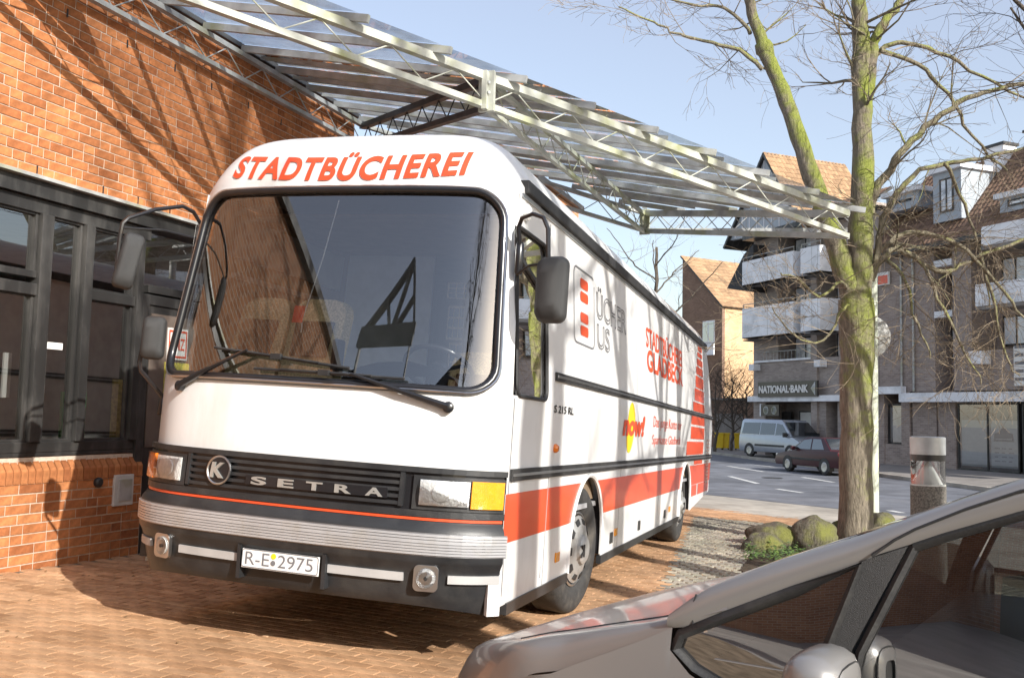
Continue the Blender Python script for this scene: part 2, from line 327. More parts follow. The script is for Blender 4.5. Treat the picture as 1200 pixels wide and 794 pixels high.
# ---- clay paving in running bond, rows square to the wall
plaza = sheet('plaza', [tuple(wp(-7, 14, 0))[:2], tuple(wp(-7, -.1, 0))[:2], tuple(wp(15.3, -.1, 0))[:2], tuple(wp(14.2, 5.6, 0))[:2], tuple(wp(9, 6.6, 0))[:2], tuple(wp(6, 14, 0))[:2]], -.012, MT['joint'], 1.0)
pm = MB(); pm.add([(-.0975, -.0475, -.04), (.0975, -.0475, -.04), (.0975, .0475, -.04), (-.0975, .0475, -.04), (-.094, -.044, 0), (.094, -.044, 0), (.094, .044, 0), (-.094, .044, 0)], [(4, 5, 6, 7), (0, 1, 5, 4), (1, 2, 6, 5), (2, 3, 7, 6), (3, 0, 4, 7)])
paver_me = pm.mesh('paver', MT['paver'])
def camdist(p):
    d = V(p) - CAM_P; z = d.dot(_F)
    if z < .4: return None
    x = CX + FPX * d.dot(CR) / z; y = CY - FPX * d.dot(CU) / z
    return (z, x, y)
PN = V((.0476, .0104, 1)).normalized()
PR = Matrix((WN, V((0, 0, 1)).cross(WN), V((0, 0, 1)))).transposed()
tilt = V((0, 0, 1)).rotation_difference(PN).to_matrix() @ PR
def cobble_zone(al, out): return out > 4.75 - .135 * (al - 3.2) and al > 2.9
cand, rest = [], MB()
def add_pav(mb, p, R):
    b = len(mb.v); mb.v.extend([tuple(p + R @ v.co) for v in paver_me.vertices]); mb.f.extend([tuple(i + b for i in f.vertices) for f in paver_me.polygons])
for r in range(-40, 150):
    al = .02 + r * .102
    for c in range(0, 62):
        out = .12 + c * .2015 + (.1 if r % 2 else 0)
        if cobble_zone(al, out) and al < 12.6: continue
        if al > 15 or out > 6.8 or out > 5.4 + 8 * max(0, (6 - al)) : continue
        p = wp(al, out, 0); p.z = g(p.x, p.y) + rnd.uniform(-.0014, .0014)
        cdv = camdist(p)
        if cdv is None or not (-260 < cdv[1] < 1150 and cdv[2] < 1000): continue
        R = tilt @ Euler((rnd.gauss(0, .003), rnd.gauss(0, .005), rnd.gauss(0, .010))).to_matrix()
        cand.append((cdv[0] + (0 if (-20 < cdv[1] < 620 and 640 < cdv[2] < 800) else 50), p, R))
cand.sort(key=lambda c: c[0])
for i, (d_, p, R) in enumerate(cand):
    if i < 290:
        o = bpy.data.objects.new('paver', paver_me); COL.objects.link(o); o.parent = plaza; o.matrix_local = Matrix.Translation(p) @ R.to_4x4()
    else: add_pav(rest, p, R)
rest.build('paver_field', MT['paver'], plaza, kind='stuff', fix=False)
# ---- granite setts under the trees
sett = sheet('sett_bed', [tuple(wp(a, o, 0))[:2] for a, o in ((2.9, 4.72), (12.6, 3.40), (12.6, 5.6), (9.6, 6.6), (6.2, 9.5), (2.9, 9.5))], -.008, MT['joint'], .8)
sm = MB()
for r in range(0, 74):
    for c in range(0, 48):
        al = 2.95 + r * .134 + rnd.uniform(-.006, .006); out = 3.41 + c * .138 + .066 * (r % 2) + rnd.uniform(-.008, .008)
        if not cobble_zone(al, out) or al > 12.55 or out > 5.55 + max(0, (12.2 - al)) * .5: continue
        p = wp(al, out, 0); w, h = rnd.uniform(.054, .062), rnd.uniform(.050, .058); R = tilt @ Euler((rnd.gauss(0, .02), rnd.gauss(0, .02), rnd.gauss(0, .05))).to_matrix(); z = g(p.x, p.y) + rnd.uniform(-.004, .004); p.z = z
        top = [p + R @ V((sx * w * .8, sy * h * .8, .004)) for sx, sy in ((-1, -1), (1, -1), (1, 1), (-1, 1))]; lo = [p + R @ V((sx * w, sy * h, -.03)) for sx, sy in ((-1, -1), (1, -1), (1, 1), (-1, 1))]
        sm.add(top + lo, [(0, 1, 2, 3), (4, 5, 1, 0), (5, 6, 2, 1), (6, 7, 3, 2), (7, 4, 0, 3)])
sm.build('granite_setts', MT['sett'], sett, kind='stuff', fix=False)
# ---- pale pavement strip and the planting bed
sheet('footpath', [tuple(wp(a, o, 0))[:2] for a, o in ((15.3, -1), (14.2, 5.6), (9.6, 6.65), (6.5, 14), (5, 30))] + [(26, 8), (20, 14), tuple(KB - _kd * -6)[:2], tuple(KA), tuple(KA - _kd * 9)], .0, MT['concrete'], 1.5)

# ================================================================== BRICK BUILDING ON THE LEFT
bld = empty('brick_building', tuple(WA), WANG, label='orange brick shop building with dark framed windows beside the bus', cat='building')
WTOP = 5.60; WH0, WH1 = 3.20, 3.40; SILL = 1.05
brick_me = MB().box((0, 0, 0), (.2375, .03, .0715)).mesh('brick', MT['brick'])
half_me = MB().box((0, 0, 0), (.1125, .03, .0715)).mesh('half_brick', MT['brick'])
sold_me = MB().prism([(-.0325, y, z) for y, z in ((-.022, -.115), (-.022, -.01), (.055, .105), (.09, .105), (.09, -.115))], (.065, 0, 0)).mesh('soldier_brick', MT['brick'])
m = MB(); m.b2((-.90, -.008, WH1 + .02), (5.34, .30, WTOP)); m.b2((-1.0, -.008, -.3), (1.56, .30, .832)); m.b2((-1.0, .03, .832), (1.56, .30, SILL - .004)); bw = m.build('mortar_wall', MT['mortar'], bld)
cand = []
def lay(al0, al1, z0, z1):
    r = 0; z = z0 + .0416
    while z < z1:
        x = al0 - (.125 if r % 2 else 0) - rnd.choice((0, .0625)); k = 0
        while x < al1:
            hb = (k + r) % 3 == 2 or rnd.random() < .06; L = .125 if hb else .25
            a, b = max(x, al0), min(x + L, al1)
            if b - a > .05: cand.append((a, b, z))
            x += L; k += 1
        z += .0833; r += 1
lay(-.9, 5.33, WH1 + .03, 5.52); lay(-1.0, 1.555, -.085, .80)
def vis(al, out, z):
    c = camdist(wp(al, out, z))
    if not c: return 1e9
    if not (-15 < c[1] < 420 and -15 < c[2] < 700): return 1e6
    return c[0]
cand.sort(key=lambda c: vis((c[0] + c[1]) / 2, 0, c[2]))
rest = MB()
for i, (a, b, z) in enumerate(cand):
    y = rnd.uniform(-.002, .002); full = abs(b - a - .25) < 1e-3; hf = abs(b - a - .125) < 1e-3
    if i < 290 and (full or hf): inst('brick', brick_me if full else half_me, bld, ((a + b) / 2, y, z), (0, 0, rnd.gauss(0, .004)))
    else: rest.box(((a + b) / 2, y, z), (b - a - .0125, .03, .0715))
rest.build('brick_field', MT['brick'], bld, kind='stuff', fix=False)
m = MB(); m.b2((-24, -.02, -.8), (-1.21, 5, 5.7)); m.b2((-1.21, -.019, WH1 + .03), (-.905, .3, 5.7)); m.build('long_wall', brickwall('long_wall_brick', (.24, .105, .055), (.33, .16, .085), (.36, .30, .25)), bld)
m = MB(); m.b2((-24.1, -.15, 5.7), (-2.9, 5.1, 5.85)); m.build('long_wall_coping', MT['frame'], bld)
k = 0; x = -1.0
while x < 1.54:
    inst('soldier_brick', sold_me, bld, (x + .0375, rnd.uniform(-.002, .002), .945), (0, 0, 0)); x += .0752
m = MB(); m.b2((-1.2, .035, SILL + .002), (1.57, .2, SILL + .036)); m.build('window_sill', MT['frame'], bld, bevel=.006)
m = MB(); m.b2((-6, -.10, WH1 - .01), (5.34, .2, WH1 + .02)); m.build('drip_flashing', MT['galv'], bld)
m = MB(); m.b2((-6, -.03, WH0 + .05), (5.3, .2, WH1 - .012)); m.build('window_header', MT['frame'], bld)
m = MB(); m.box((1.30, -.02, .71), (.25, .035, .29)); vb = m.build('wall_vent', mat('pale_vent_frame', (.55, .55, .52), .6), bld, bevel=.008)
m = MB(); m.box((1.31, -.042, .71), (.17, .012, .20)); m.build('vent_cover', MT['galv'], vb, bevel=.004)
m = MB(); m.lathe([(.045, 0), (.045, .03), (.03, .045)], (.98, -.015, .80), (0, -1, 0), 14); m.build('pipe_outlet', MT['black'], bld)
# weep slots at the top courses
for a in (.32, 1.05, 1.72, 2.3, 2.95, 3.6):
    m = MB(); m.box((a, -.018, 4.94), (.014, .006, .075)); m.build('weep_slot', MT['black'], bld)
for a in (.1, .85, 1.3, 1.75):
    m = MB(); m.box((a, -.018, 3.475), (.012, .006, .075)); m.build('weep_slot', MT['black'], bld)
# window bays: posts, rails and panes
def fr(name, p, q, parent=None): m = MB(); m.b2(p, q); return m.build(name, MT['frame'], parent or bld, bevel=.006)
win = fr('window', (-1.2, .03, SILL + .037), (1.56, .15, SILL + .125))
win['label'] = 'dark framed shop window bay'
fr('window_frame', (-1.2, .025, WH0 - .07), (1.56, .15, WH0 + .049), win)
for a, w in ((-.95, .10), (.275, .125), (.76, .10), (1.42, .085)): fr('window_post', (a - w / 2, .0, SILL + .126), (a + w / 2, .16, WH0 - .071), win)
fr('window_rail', (-.9, .02, 2.42), (.212, .15, 2.52), win); fr('window_rail', (-.9, .035, 2.57), (.212, .15, 2.63), win); fr('window_rail', (.81, .02, 2.46), (1.377, .15, 2.55), win)
for a, b, z0, z1 in ((-.9, .212, SILL + .12, 2.44), (-.9, .212, 2.6, WH0 - .06), (.338, .71, SILL + .12, WH0 - .06), (.81, 1.378, SILL + .12, 2.48), (.81, 1.378, 2.54, WH0 - .06)):
    m = MB(); m.quad((a, .085, z0), (b, .085, z0), (b, .085, z1), (a, .085, z1)); m.build('pane', MT['shopglass'], win)
    for p, q in (((a, .05, z0), (a + .028, .11, z1)), ((b - .028, .05, z0), (b, .11, z1)), ((a + .028, .05, z1 - .03), (b - .028, .11, z1)), ((a + .028, .05, z0), (b - .028, .11, z0 + .03))): fr('window_sash', p, q, win)
# entrance door with posters, set in line with the windows
dr = fr('entrance_door', (1.50, .04, -.05), (2.62, .12, 2.50))
for p, q in (((1.464, .0, -.15), (1.56, .16, 2.6)), ((2.62, .0, -.15), (2.74, .16, 2.6)), ((1.56, .02, 2.5), (2.62, .15, 2.6))): fr('door_frame', p, q, dr)
m = MB(); m.b2((1.62, .03, 1.1), (2.5, .039, 2.42)); m.build('door_panel', mat('taupe_door_panel', (.14, .11, .09), .5, var=.15), dr)
m = MB(); m.b2((1.86, .018, 1.98), (2.16, .029, 2.30)); po = m.build('poster', MT['paper'], dr)
m = MB(); m.b2((1.875, .014, 2.00), (2.145, .0175, 2.02)); m.b2((1.875, .014, 2.26), (2.145, .0175, 2.28)); m.b2((1.875, .014, 2.021), (1.89, .0175, 2.259)); m.b2((2.13, .014, 2.021), (2.145, .0175, 2.259)); m.build('poster_border', MT['red'], po)
m = MB(); put_text(m, 'BMZ', .20, .12, lambda u, v, n: V((1.91 + u, .012, 2.08 + v)), bold=.01); m.build('poster_lettering', MT['redtext'], po)
m = MB(); m.b2((1.84, .018, 1.02), (2.2, .029, 1.95)); po = m.build('poster', mat('yellow_green_poster', (.62, .55, .10), .6, var=.35, vscale=5, dirt=(.12, .22, .2), dscale=4), dr)
m = MB(); m.b2((1.88, .014, 1.08), (2.1, .0175, 1.25)); m.build('poster_patch', mat('blue_poster_patch', (.12, .28, .55), .6), po)
fr('door_transom', (1.56, .03, 2.62), (5.3, .15, 2.70)); m = MB(); m.quad((1.4, .09, 2.7), (5.3, .09, 2.7), (5.3, .09, WH0 + .05), (1.4, .09, WH0 + .05)); m.build('pane', MT['shopglass'], win)
for a in (2.74, 3.9, 5.2): fr('window_post', (a, .0, -.15), (a + .1, .16, 2.62), win)
m = MB(); m.quad((2.84, .09, -.1), (5.3, .09, -.1), (5.3, .09, 2.62), (2.84, .09, 2.62)); m.build('pane', MT['shopglass'], win)
# the room behind the glass
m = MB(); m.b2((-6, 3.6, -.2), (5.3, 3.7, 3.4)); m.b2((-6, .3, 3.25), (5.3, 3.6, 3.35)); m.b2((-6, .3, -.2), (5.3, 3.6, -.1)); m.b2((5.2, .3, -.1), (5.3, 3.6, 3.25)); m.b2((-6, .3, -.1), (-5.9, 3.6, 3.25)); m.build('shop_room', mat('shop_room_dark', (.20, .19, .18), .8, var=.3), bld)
m = MB(); m.prism([(.55, 1.1, 1.0), (.95, 1.2, 1.25), (.95, 1.2, 1.42), (.55, 1.1, 1.16)], (0, .3, 0)); gch = m.build('green_chair', mat('green_plastic', (.08, .62, .12), .4), None)
gch.matrix_world = bld.matrix_basis; tag(gch, 'bright green chair seen inside through the shop window', 'chair')
m = MB(); m.b2((1.02, .5, 1.15), (1.32, .52, 1.62)); o = m.build('green_board', mat('green_board', (.16, .60, .20), .5), None); o.matrix_world = bld.matrix_basis; tag(o, 'flat green display board standing just inside the shop window', 'board')
m = MB(); m.b2((.90, .7, 1.6), (1.0, .72, 2.0)); m.build('notice_sheet', MT['paper'], bld); m = MB(); m.b2((.44, .6, 1.55), (.52, .62, 1.95)); m.build('notice_sheet', MT['paper'], bld)
m = MB(); m.b2((1.22, .095, 1.2), (1.37, .10, 1.75)); m.build('yellow_curtain', mat('yellow_curtain', (.66, .60, .22), .8, var=.3, vscale=30), bld)
m = MB(); m.b2((.36, .078, 1.98), (.58, .082, 2.04)); st = m.build('opening_sticker', MT['paper'], bld)
m = MB(); m.quad((-.35, .11, 1.2), (-.28, .11, 1.2), (-.28, .11, 1.35), (-.35, .11, 1.35)); m.build('yellow_sticker', MT['yellow'], bld)
# farther wing of the same street front, beyond the entrance court
w2 = empty('brick_wing', tuple(wp(11.5, -.4, 0)), WANG, label='orange brick wing of the shop building behind the bus and under the glass canopy', cat='building')
m = MB(); m.b2((0, 0, -.8), (6.0, 6, 6.8)); m.build('wing_wall', brickwall('far_orange_brick', (.44, .18, .08), (.54, .24, .11), (.5, .42, .34)), w2)
m = MB(); m.b2((-.05, -.12, 6.8), (6.1, 6.1, 6.92)); m.build('wing_coping', MT['frame'], w2)
for x in (2, 5): m = MB(); m.b2((x, -.02, 3.2), (x + 1.6, .05, 4.8)); o = m.build('window', MT['frame'], w2); m = MB(); m.b2((x + .1, -.03, 3.3), (x + 1.5, -.021, 4.7)); m.build('pane', MT['houseglass'], o)
m = MB(); m.b2((5.34, 3.0, -.3), (11.5, 3.3, 4.2)); cw = m.build('court_wall', MT['frame'], bld)
# the neighbouring shop behind the viewpoint, seen only in reflections
MT['shopglass2'] = mat('dark_shop_glass', (.02, .022, .025), .08, coat=1)
ob = empty('corner_shop', (0, -11, 0), 0, label='brick corner shop across the square with a sign of raised letters', cat='building')
m = MB(); m.b2((-22, -6, -.6), (.5, 0, 9.2)); m.build('shop_wall', brickwall('corner_shop_brick', (.40, .17, .085), (.5, .23, .12), (.5, .42, .35)), ob)
m = MB(); m.b2((-22.2, -6.2, 9.2), (.7, .25, 9.5)); m.build('roof_edge', MT['frame'], ob)
for x in (-17, -14, -11, -8, -5, -2):
    for z in (.3, 5.6): m = MB(); m.b2((x, -.02, z), (x + 1.6, .03, z + 2)); m.build('window', MT['shopglass2'], ob)
for i, ch in enumerate('HEBEL'):
    m = MB(); put_text(m, ch, .42, .55, lambda u, v, n: V((-1.2 - i * .72 - u, .03 + n, 2.9 + v)), bold=.02, ext=.02); m.build('sign_letter', MT['black'], ob)
# ================================================================== GLASS CANOPY
can = empty('glass_canopy', tuple(wp(0, 0, 0)), WANG, label='glass canopy on cream steel lattice trusses above the bus', cat='canopy')
TP = .208
def cz(out): return 5.415 - TP * (out - .12)            # height of the top chords
def cp(al, out, dz=0): return V((al, -out, cz(out) + dz))
TD = .285
def truss(a, b, n, mt, top=(.065, .055), low=(.065, .048), depth=TD, start=0):
    A, B = V(a), V(b); tr = empty('truss'); tr.parent = can
    dz = V((0, 0, -depth))
    MB().bar(A, B, *top).build('top_chord', MT[mt], tr); MB().bar(A + dz, B + dz, *low).build('bottom_chord', MT[mt], tr)
    for i in range(n):
        p = A.lerp(B, (i + .5) / n); q0 = A.lerp(B, i / n) + dz; q1 = A.lerp(B, (i + 1) / n) + dz
        for q in (q0, q1):
            MB().tube([p + V((0, 0, -.03)), q + V((0, 0, .025))], .0075, 5).build('lattice_rod', MT[mt], tr, smooth=60)
    return tr
A0, A1 = -1.15, 5.36
nA = (2.52, 3.13); nB = (6.62, 6.38); nC = (8.94, 3.27); nD = (A1, .12)
W0 = (-1.25, .12)
truss(cp(W0[0], .12), cp(nD[0], .12), 10, 'galv')
truss(cp(*W0), cp(*nA), 7, 'cream', (.08, .078), (.07, .06)); truss(cp(*nA), cp(*nB), 8, 'cream', (.08, .078), (.07, .06))
truss(cp(*nA, -.02), cp(*nC, -.02), 12, 'cream', (.055, .05), (.055, .042)); truss(cp(*nD, -.02), cp(*nA, -.02), 8, 'darkshadesteel', (.085, .07), (.075, .06))  # wall-end truss built dark: its shade is put into the steel colour
truss(cp(*nC), cp(*nB), 7, 'galv', (.09, .09), (.09, .07)); truss(cp(*nD), cp(*nC), 8, 'galv')
EX = (9.75, 6.75)
POST = min(((nC[0] + (EX[0] - nC[0]) * t / 60, nC[1] + (EX[1] - nC[1]) * t / 60) for t in range(120)), key=lambda e: abs((lambda d: CX + FPX * d.dot(CR) / d.dot(_F))(wp(e[0], e[1], 3) - CAM_P) - 1003))   # the end support stands behind the tree trunk
truss(cp(*nC, .0), V((POST[0], -POST[1], cz(3.27))), 7, 'galv', (.09, .08), (.09, .07))
for n_ in (nA, nC): m = MB(); m.box(cp(*n_, -.14), (.16, .05, .38)); m.box(cp(*n_, -.14), (.05, .16, .40)); nd = m.build('node_plate', MT['cream'], can)
for s in (-.05, .05):
    for z in (-.06, -.16): m = MB(); m.lathe([(.016, 0), (.016, .02)], cp(nA[0] + s * .9, nA[1] + .03 - .0, z), (-.5, -.86, 0), 8); m.build('bolt', MT['galv'], can)
# glazing bars run out from the wall; a pane lies between each two
poly = [W0, nA, nB, nC, nD]
def span(al):
    xs = []
    for i in range(len(poly)):
        (x0, y0), (x1, y1) = poly[i], poly[(i + 1) % len(poly)]
        if (x0 - al) * (x1 - al) < 0: xs.append(y0 + (y1 - y0) * (al - x0) / (x1 - x0))
    return (min(xs), max(xs)) if len(xs) >= 2 else None
step = .655; als = [.72 + (k - 2) * step for k in range(0, 16)]
for al in als:
    sp = span(al)
    if not sp: continue
    o0, o1 = sp[0] - .02, sp[1] + .22
    MB().bar(cp(al, o0, .075), cp(al, o1, .075), .042, .07).build('glazing_bar', MT['galv'], can)
for al in [a_ + step / 2 for a_ in als if a_ > 2.2]:
    sp = span(al)
    if sp: MB().bar(cp(al, sp[0], .09), cp(al, sp[1], .09), .028, .04).build('glazing_bar', MT['galv'], can)
for a, b in zip([W0[0] + .02] + als, als + [nC[0] - .03]):
    ps, pe = span(a + .001), span(b - .001)
    if b - a < .1 or not ps or not pe: continue
    m = MB(); m.quad(cp(a + .01, ps[0], .125), cp(b - .01, pe[0], .125), cp(b - .01, pe[1] + .1, .125), cp(a + .01, ps[1] + .1, .125)); m.build('roof_pane', MT['roofglass'], can)
m = MB(); m.bar(cp(W0[0], .02, .10), cp(nD[0], .02, .10), .14, .05); m.build('wall_flashing', MT['darkshadesteel'], can)
# posts that carry the free corner (behind the bus and the tree)
for n_ in (POST,): q = cp(*n_); m = MB(); m.tube([(q.x, q.y, -.8), (q.x, q.y, cz(3.27) - TD)], .07, 12); m.build('post', MT['galv'], can, smooth=60)
# ================================================================== THE LIBRARY BUS  (local: x back from the nose, y to its right side, z up)
BM = Matrix(((0.303869, -0.951527, 0.047532, -1.36763), (0.952403, 0.304665, 0.010343, 5.793783), (-0.024323, 0.042127, 0.998816, 0.022871), (0, 0, 0, 1)))
bus = empty('library_bus', label='white and red mobile library bus parked beside the brick wall', cat='bus')
bus.matrix_world = BM
def ip(x, xs, ys):
    if x <= xs[0]: return ys[0]
    for i in range(len(xs) - 1):
        if x <= xs[i + 1]: return ys[i] + (ys[i + 1] - ys[i]) * (x - xs[i]) / (xs[i + 1] - xs[i])
    return ys[-1]
ZK = [.3, .78, 1.2, 1.62, 3.4]; XK = [.37, .35, .37, .37, .583]; HW = 1.25
def XF(y, z, e=0):
    t = min(1, abs(y) / HW); bl = ip(z, [.3, 1.3, 1.62, 3.0], [.33, .33, .31, .20])
    return ip(z, ZK, XK) - bl + bl * (.35 * t * t + .65 * t ** 7) - e
def fn_(y, z):           # outward normal of the nose surface
    d = .004; gy = (XF(y + d, z) - XF(y - d, z)) / (2 * d); gz = (XF(y, z + d) - XF(y, z - d)) / (2 * d)
    return V((-1, gy, gz)).normalized()
def FP(y, z, e=0): return V((XF(y, z), y, z)) + fn_(y, z) * e
ZT0, ZC = 2.945, 3.03
def ztop(y): return ZC + .37 * (1 - min(1, abs(y) / HW) ** 8)
def dome(y, s, e=0):     # s 0 (above the windscreen) .. 1 (roof)
    a = s * math.pi / 2; zt = ztop(y)
    x = XF(y, ZT0) + .48 * (1 - math.cos(a)) ** 1.2; z = ZT0 + (zt - ZT0) * math.sin(a)
    p = V((x, y, z))
    if e: p += V((-math.cos(a), 0, math.sin(a))) * e
    return p
WZ0, WZ1, WHW, WR = 1.655, 2.92, 1.165, .16
def wsw(z):              # half width of the windscreen at height z
    r = WR; d0, d1 = z - WZ0, WZ1 - z; w = WHW
    if d0 < r: w = WHW - r + math.sqrt(max(0, r * r - (r - d0) ** 2))
    if d1 < r * 1.25: q = r * 1.25; w = min(w, WHW - q + math.sqrt(max(0, q * q - (q - d1) ** 2)))
    return w
XW1, XW2, AR, AZ = 2.58, 8.71, .585, .53
def arch(x):
    for xw in (XW1, XW2):
        d = abs(x - xw)
        if d < AR: return AZ + math.sqrt(AR * AR - d * d)
    return 0
def xend(z): return ip(z, [.4, .55, 1.86, 2.6, 3.03], [11.75, 11.9, 12.12, 11.75, 11.25])
def zbot(x): return ip(x, [.3, 9.3, 12], [.40, .40, .58])
def side_band(m, z0, z1, xa=None, xb=None, e=0, right=False):
    ys = (HW + e) if right else -(HW + e)
    xs = set(); x0 = XF(HW, (z0 + z1) / 2) + .0 if xa is None else xa; x1 = 12.3 if xb is None else xb
    xs.update([x0, x1]); k = 0
    while x0 + k * .25 < x1: xs.add(x0 + k * .25); k += 1
    if z0 < AZ + AR:
        for xw in (XW1, XW2):
            for i in range(61):
                a = xw - AR * math.cos(math.pi * i / 60)
                if x0 < a < x1: xs.add(a)
            for a in (xw - AR - .0005, xw + AR + .0005):
                if x0 < a < x1: xs.add(a)
    xs = sorted(xs)
    for a, b in zip(xs[:-1], xs[1:]):
        if b - a < 1e-6: continue
        pa = max(z0, zbot(a) if z0 <= .41 else z0, arch(a)); pb = max(z0, zbot(b) if z0 <= .41 else z0, arch(b))
        ea, eb = (min(a, xend(pa)), min(b, xend(pb)))
        ta, tb = (min(a, xend(z1)), min(b, xend(z1)))
        if pa >= z1 - 1e-4 and pb >= z1 - 1e-4: continue
        if eb - ea < 1e-4 and tb - ta < 1e-4: continue
        m.quad((ea, ys, min(pa, z1)), (eb, ys, min(pb, z1)), (tb, ys, z1), (ta, ys, z1))
ZS0, ZRB, ZRT, ZL, ZU, ZG = .40, .771, 1.064, 1.207, 1.84, 3.03
DX0, DX1, DZ0, DZ1 = .44, 1.13, 1.66, 2.72       # driver's side window
m = MB()
# nose: white apron below the screen, pillars either side of it, brow strip above, dome
N_ = 48
def row(z0, z1, ya, yb, n):
    m.grid(lambda u, v: V((XF(ya(z0 + (z1 - z0) * v) + (yb(z0 + (z1 - z0) * v) - ya(z0 + (z1 - z0) * v)) * u, z0 + (z1 - z0) * v), ya(z0 + (z1 - z0) * v) + (yb(z0 + (z1 - z0) * v) - ya(z0 + (z1 - z0) * v)) * u, z0 + (z1 - z0) * v)), n, 6)
row(1.19, WZ0, lambda z: -HW, lambda z: HW, N_)
zs = [WZ0 + (WZ1 - WZ0) * (1 - math.cos(math.pi * i / 40)) / 2 for i in range(41)]
for a, b in zip(zs[:-1], zs[1:]):
    for sg in (-1, 1):
        P = lambda y, z: V((XF(y, z), y, z))
        for k in range(6):
            f0, f1 = k / 6, (k + 1) / 6
            ya0, ya1 = wsw(a) + (HW - wsw(a)) * f0, wsw(a) + (HW - wsw(a)) * f1; yb0, yb1 = wsw(b) + (HW - wsw(b)) * f0, wsw(b) + (HW - wsw(b)) * f1
            m.quad(P(sg * ya0, a), P(sg * ya1, a), P(sg * yb1, b), P(sg * yb0, b))
row(WZ1, ZT0, lambda z: -HW, lambda z: HW, N_)
m.grid(lambda u, v: dome(-HW + 2 * HW * u, v), N_, 16)
# roof, back, far side, near side
m.grid(lambda u, v: V((XF(-HW + 2 * HW * u, ZT0) + .48 + (11.25 - XF(-HW + 2 * HW * u, ZT0) - .48) * v, -HW + 2 * HW * u, ztop(-HW + 2 * HW * u))), N_, 12)
RZ = [.58, 1.2, 1.86, 2.3, 2.7, 3.03]
m.grid(lambda u, v: V((xend(RZ[round(v * 5)]) + .05 * (1 - abs(2 * u - 1) ** 4), -HW + 2 * HW * u, RZ[round(v * 5)])), 16, 5)
m.grid(lambda u, v: V((11.25 + .05 * (1 - abs(2 * u - 1) ** 4) * (1 - v), -HW + 2 * HW * u, 3.03 + (ztop(-HW + 2 * HW * u) - 3.03) * v)), 16, 3)
for rt in (False, True):
    side_band(m, ZT0, ZG, 1.20, right=rt)
    side_band(m, ZS0, ZRB, right=rt); side_band(m, ZRB, ZRT, right=rt); side_band(m, ZRT, ZL, right=rt); side_band(m, ZL, DZ0, right=rt); side_band(m, DZ1, ZT0, right=rt)
    side_band(m, DZ0, DZ1, None, DX0, right=rt); side_band(m, DZ0, DZ1, DX1, None, right=rt)
    s = 1 if rt else -1           # corners of the dome above the gutter line
    pr = [dome(s * HW, i / 16) for i in range(17)]
    for a, b in zip(pr[:-1], pr[1:]):
        m.quad(a, b, (b.x, s * HW, ZT0), (a.x, s * HW, ZT0)) if a.x < b.x else None
body = m.build('body_shell', MT['white'], bus, smooth=35, weld=True)
m = MB(); m.b2((.52, 1.17, .9), (11, 1.19, 2.93)); m.b2((1.0, -1.17, 2.90), (11, 1.17, 2.92)); m.b2((1.3, -1.19, .9), (11, -1.17, 2.93)); m.build('cabin_lining', mat('tan_lining', (.20, .145, .095), .7, var=.2, stretch=(1, 1, .2)), bus)
m = MB(); m.b2((.78, 1.13, 2.55), (2.4, 1.165, 2.85)); m.b2((.8, 1.12, 2.40), (2.4, 1.165, 2.44)); m.build('overhead_locker', MT['greyint'], bus)
# inside lining (dark), floor
m = MB(); m.box((6.6, 0, .86), (11, 2.42, .04)); m.build('cabin_floor', MT['greyint'], bus)
m = MB(); m.box((2.56, .72, 1.9), (.02, .9, 2.2)); m.build('bulkhead_panel', mat('pale_blue_bulkhead', (.50, .56, .62), .6), bus)
m = MB(); m.box((5.5, 0, 1.9), (.05, 2.4, 2.2)); m.box((4.4, -1.1, 1.7), (1.8, .2, 1.7)); m.build('book_shelf', mat('pale_shelf', (.50, .50, .48), .6), bus)
bk = MB()
for r_ in range(4):
    for k in range(26): bk.box((3.6 + k * .065, -.97 + rnd.uniform(-.02, .02), 1.12 + r_ * .42 + rnd.uniform(0, .03)), (.05, .16, .26 + rnd.uniform(-.05, .05)))
bk.build('books', mat('book_spines', (.42, .38, .33), .7, island=1, hue=[(.3, .5, 1.2), (1.3, 1.2, 1), (1.3, .4, .25), (.5, .9, .5), (1.3, 1.3, 1.3)]), bus, kind='stuff')
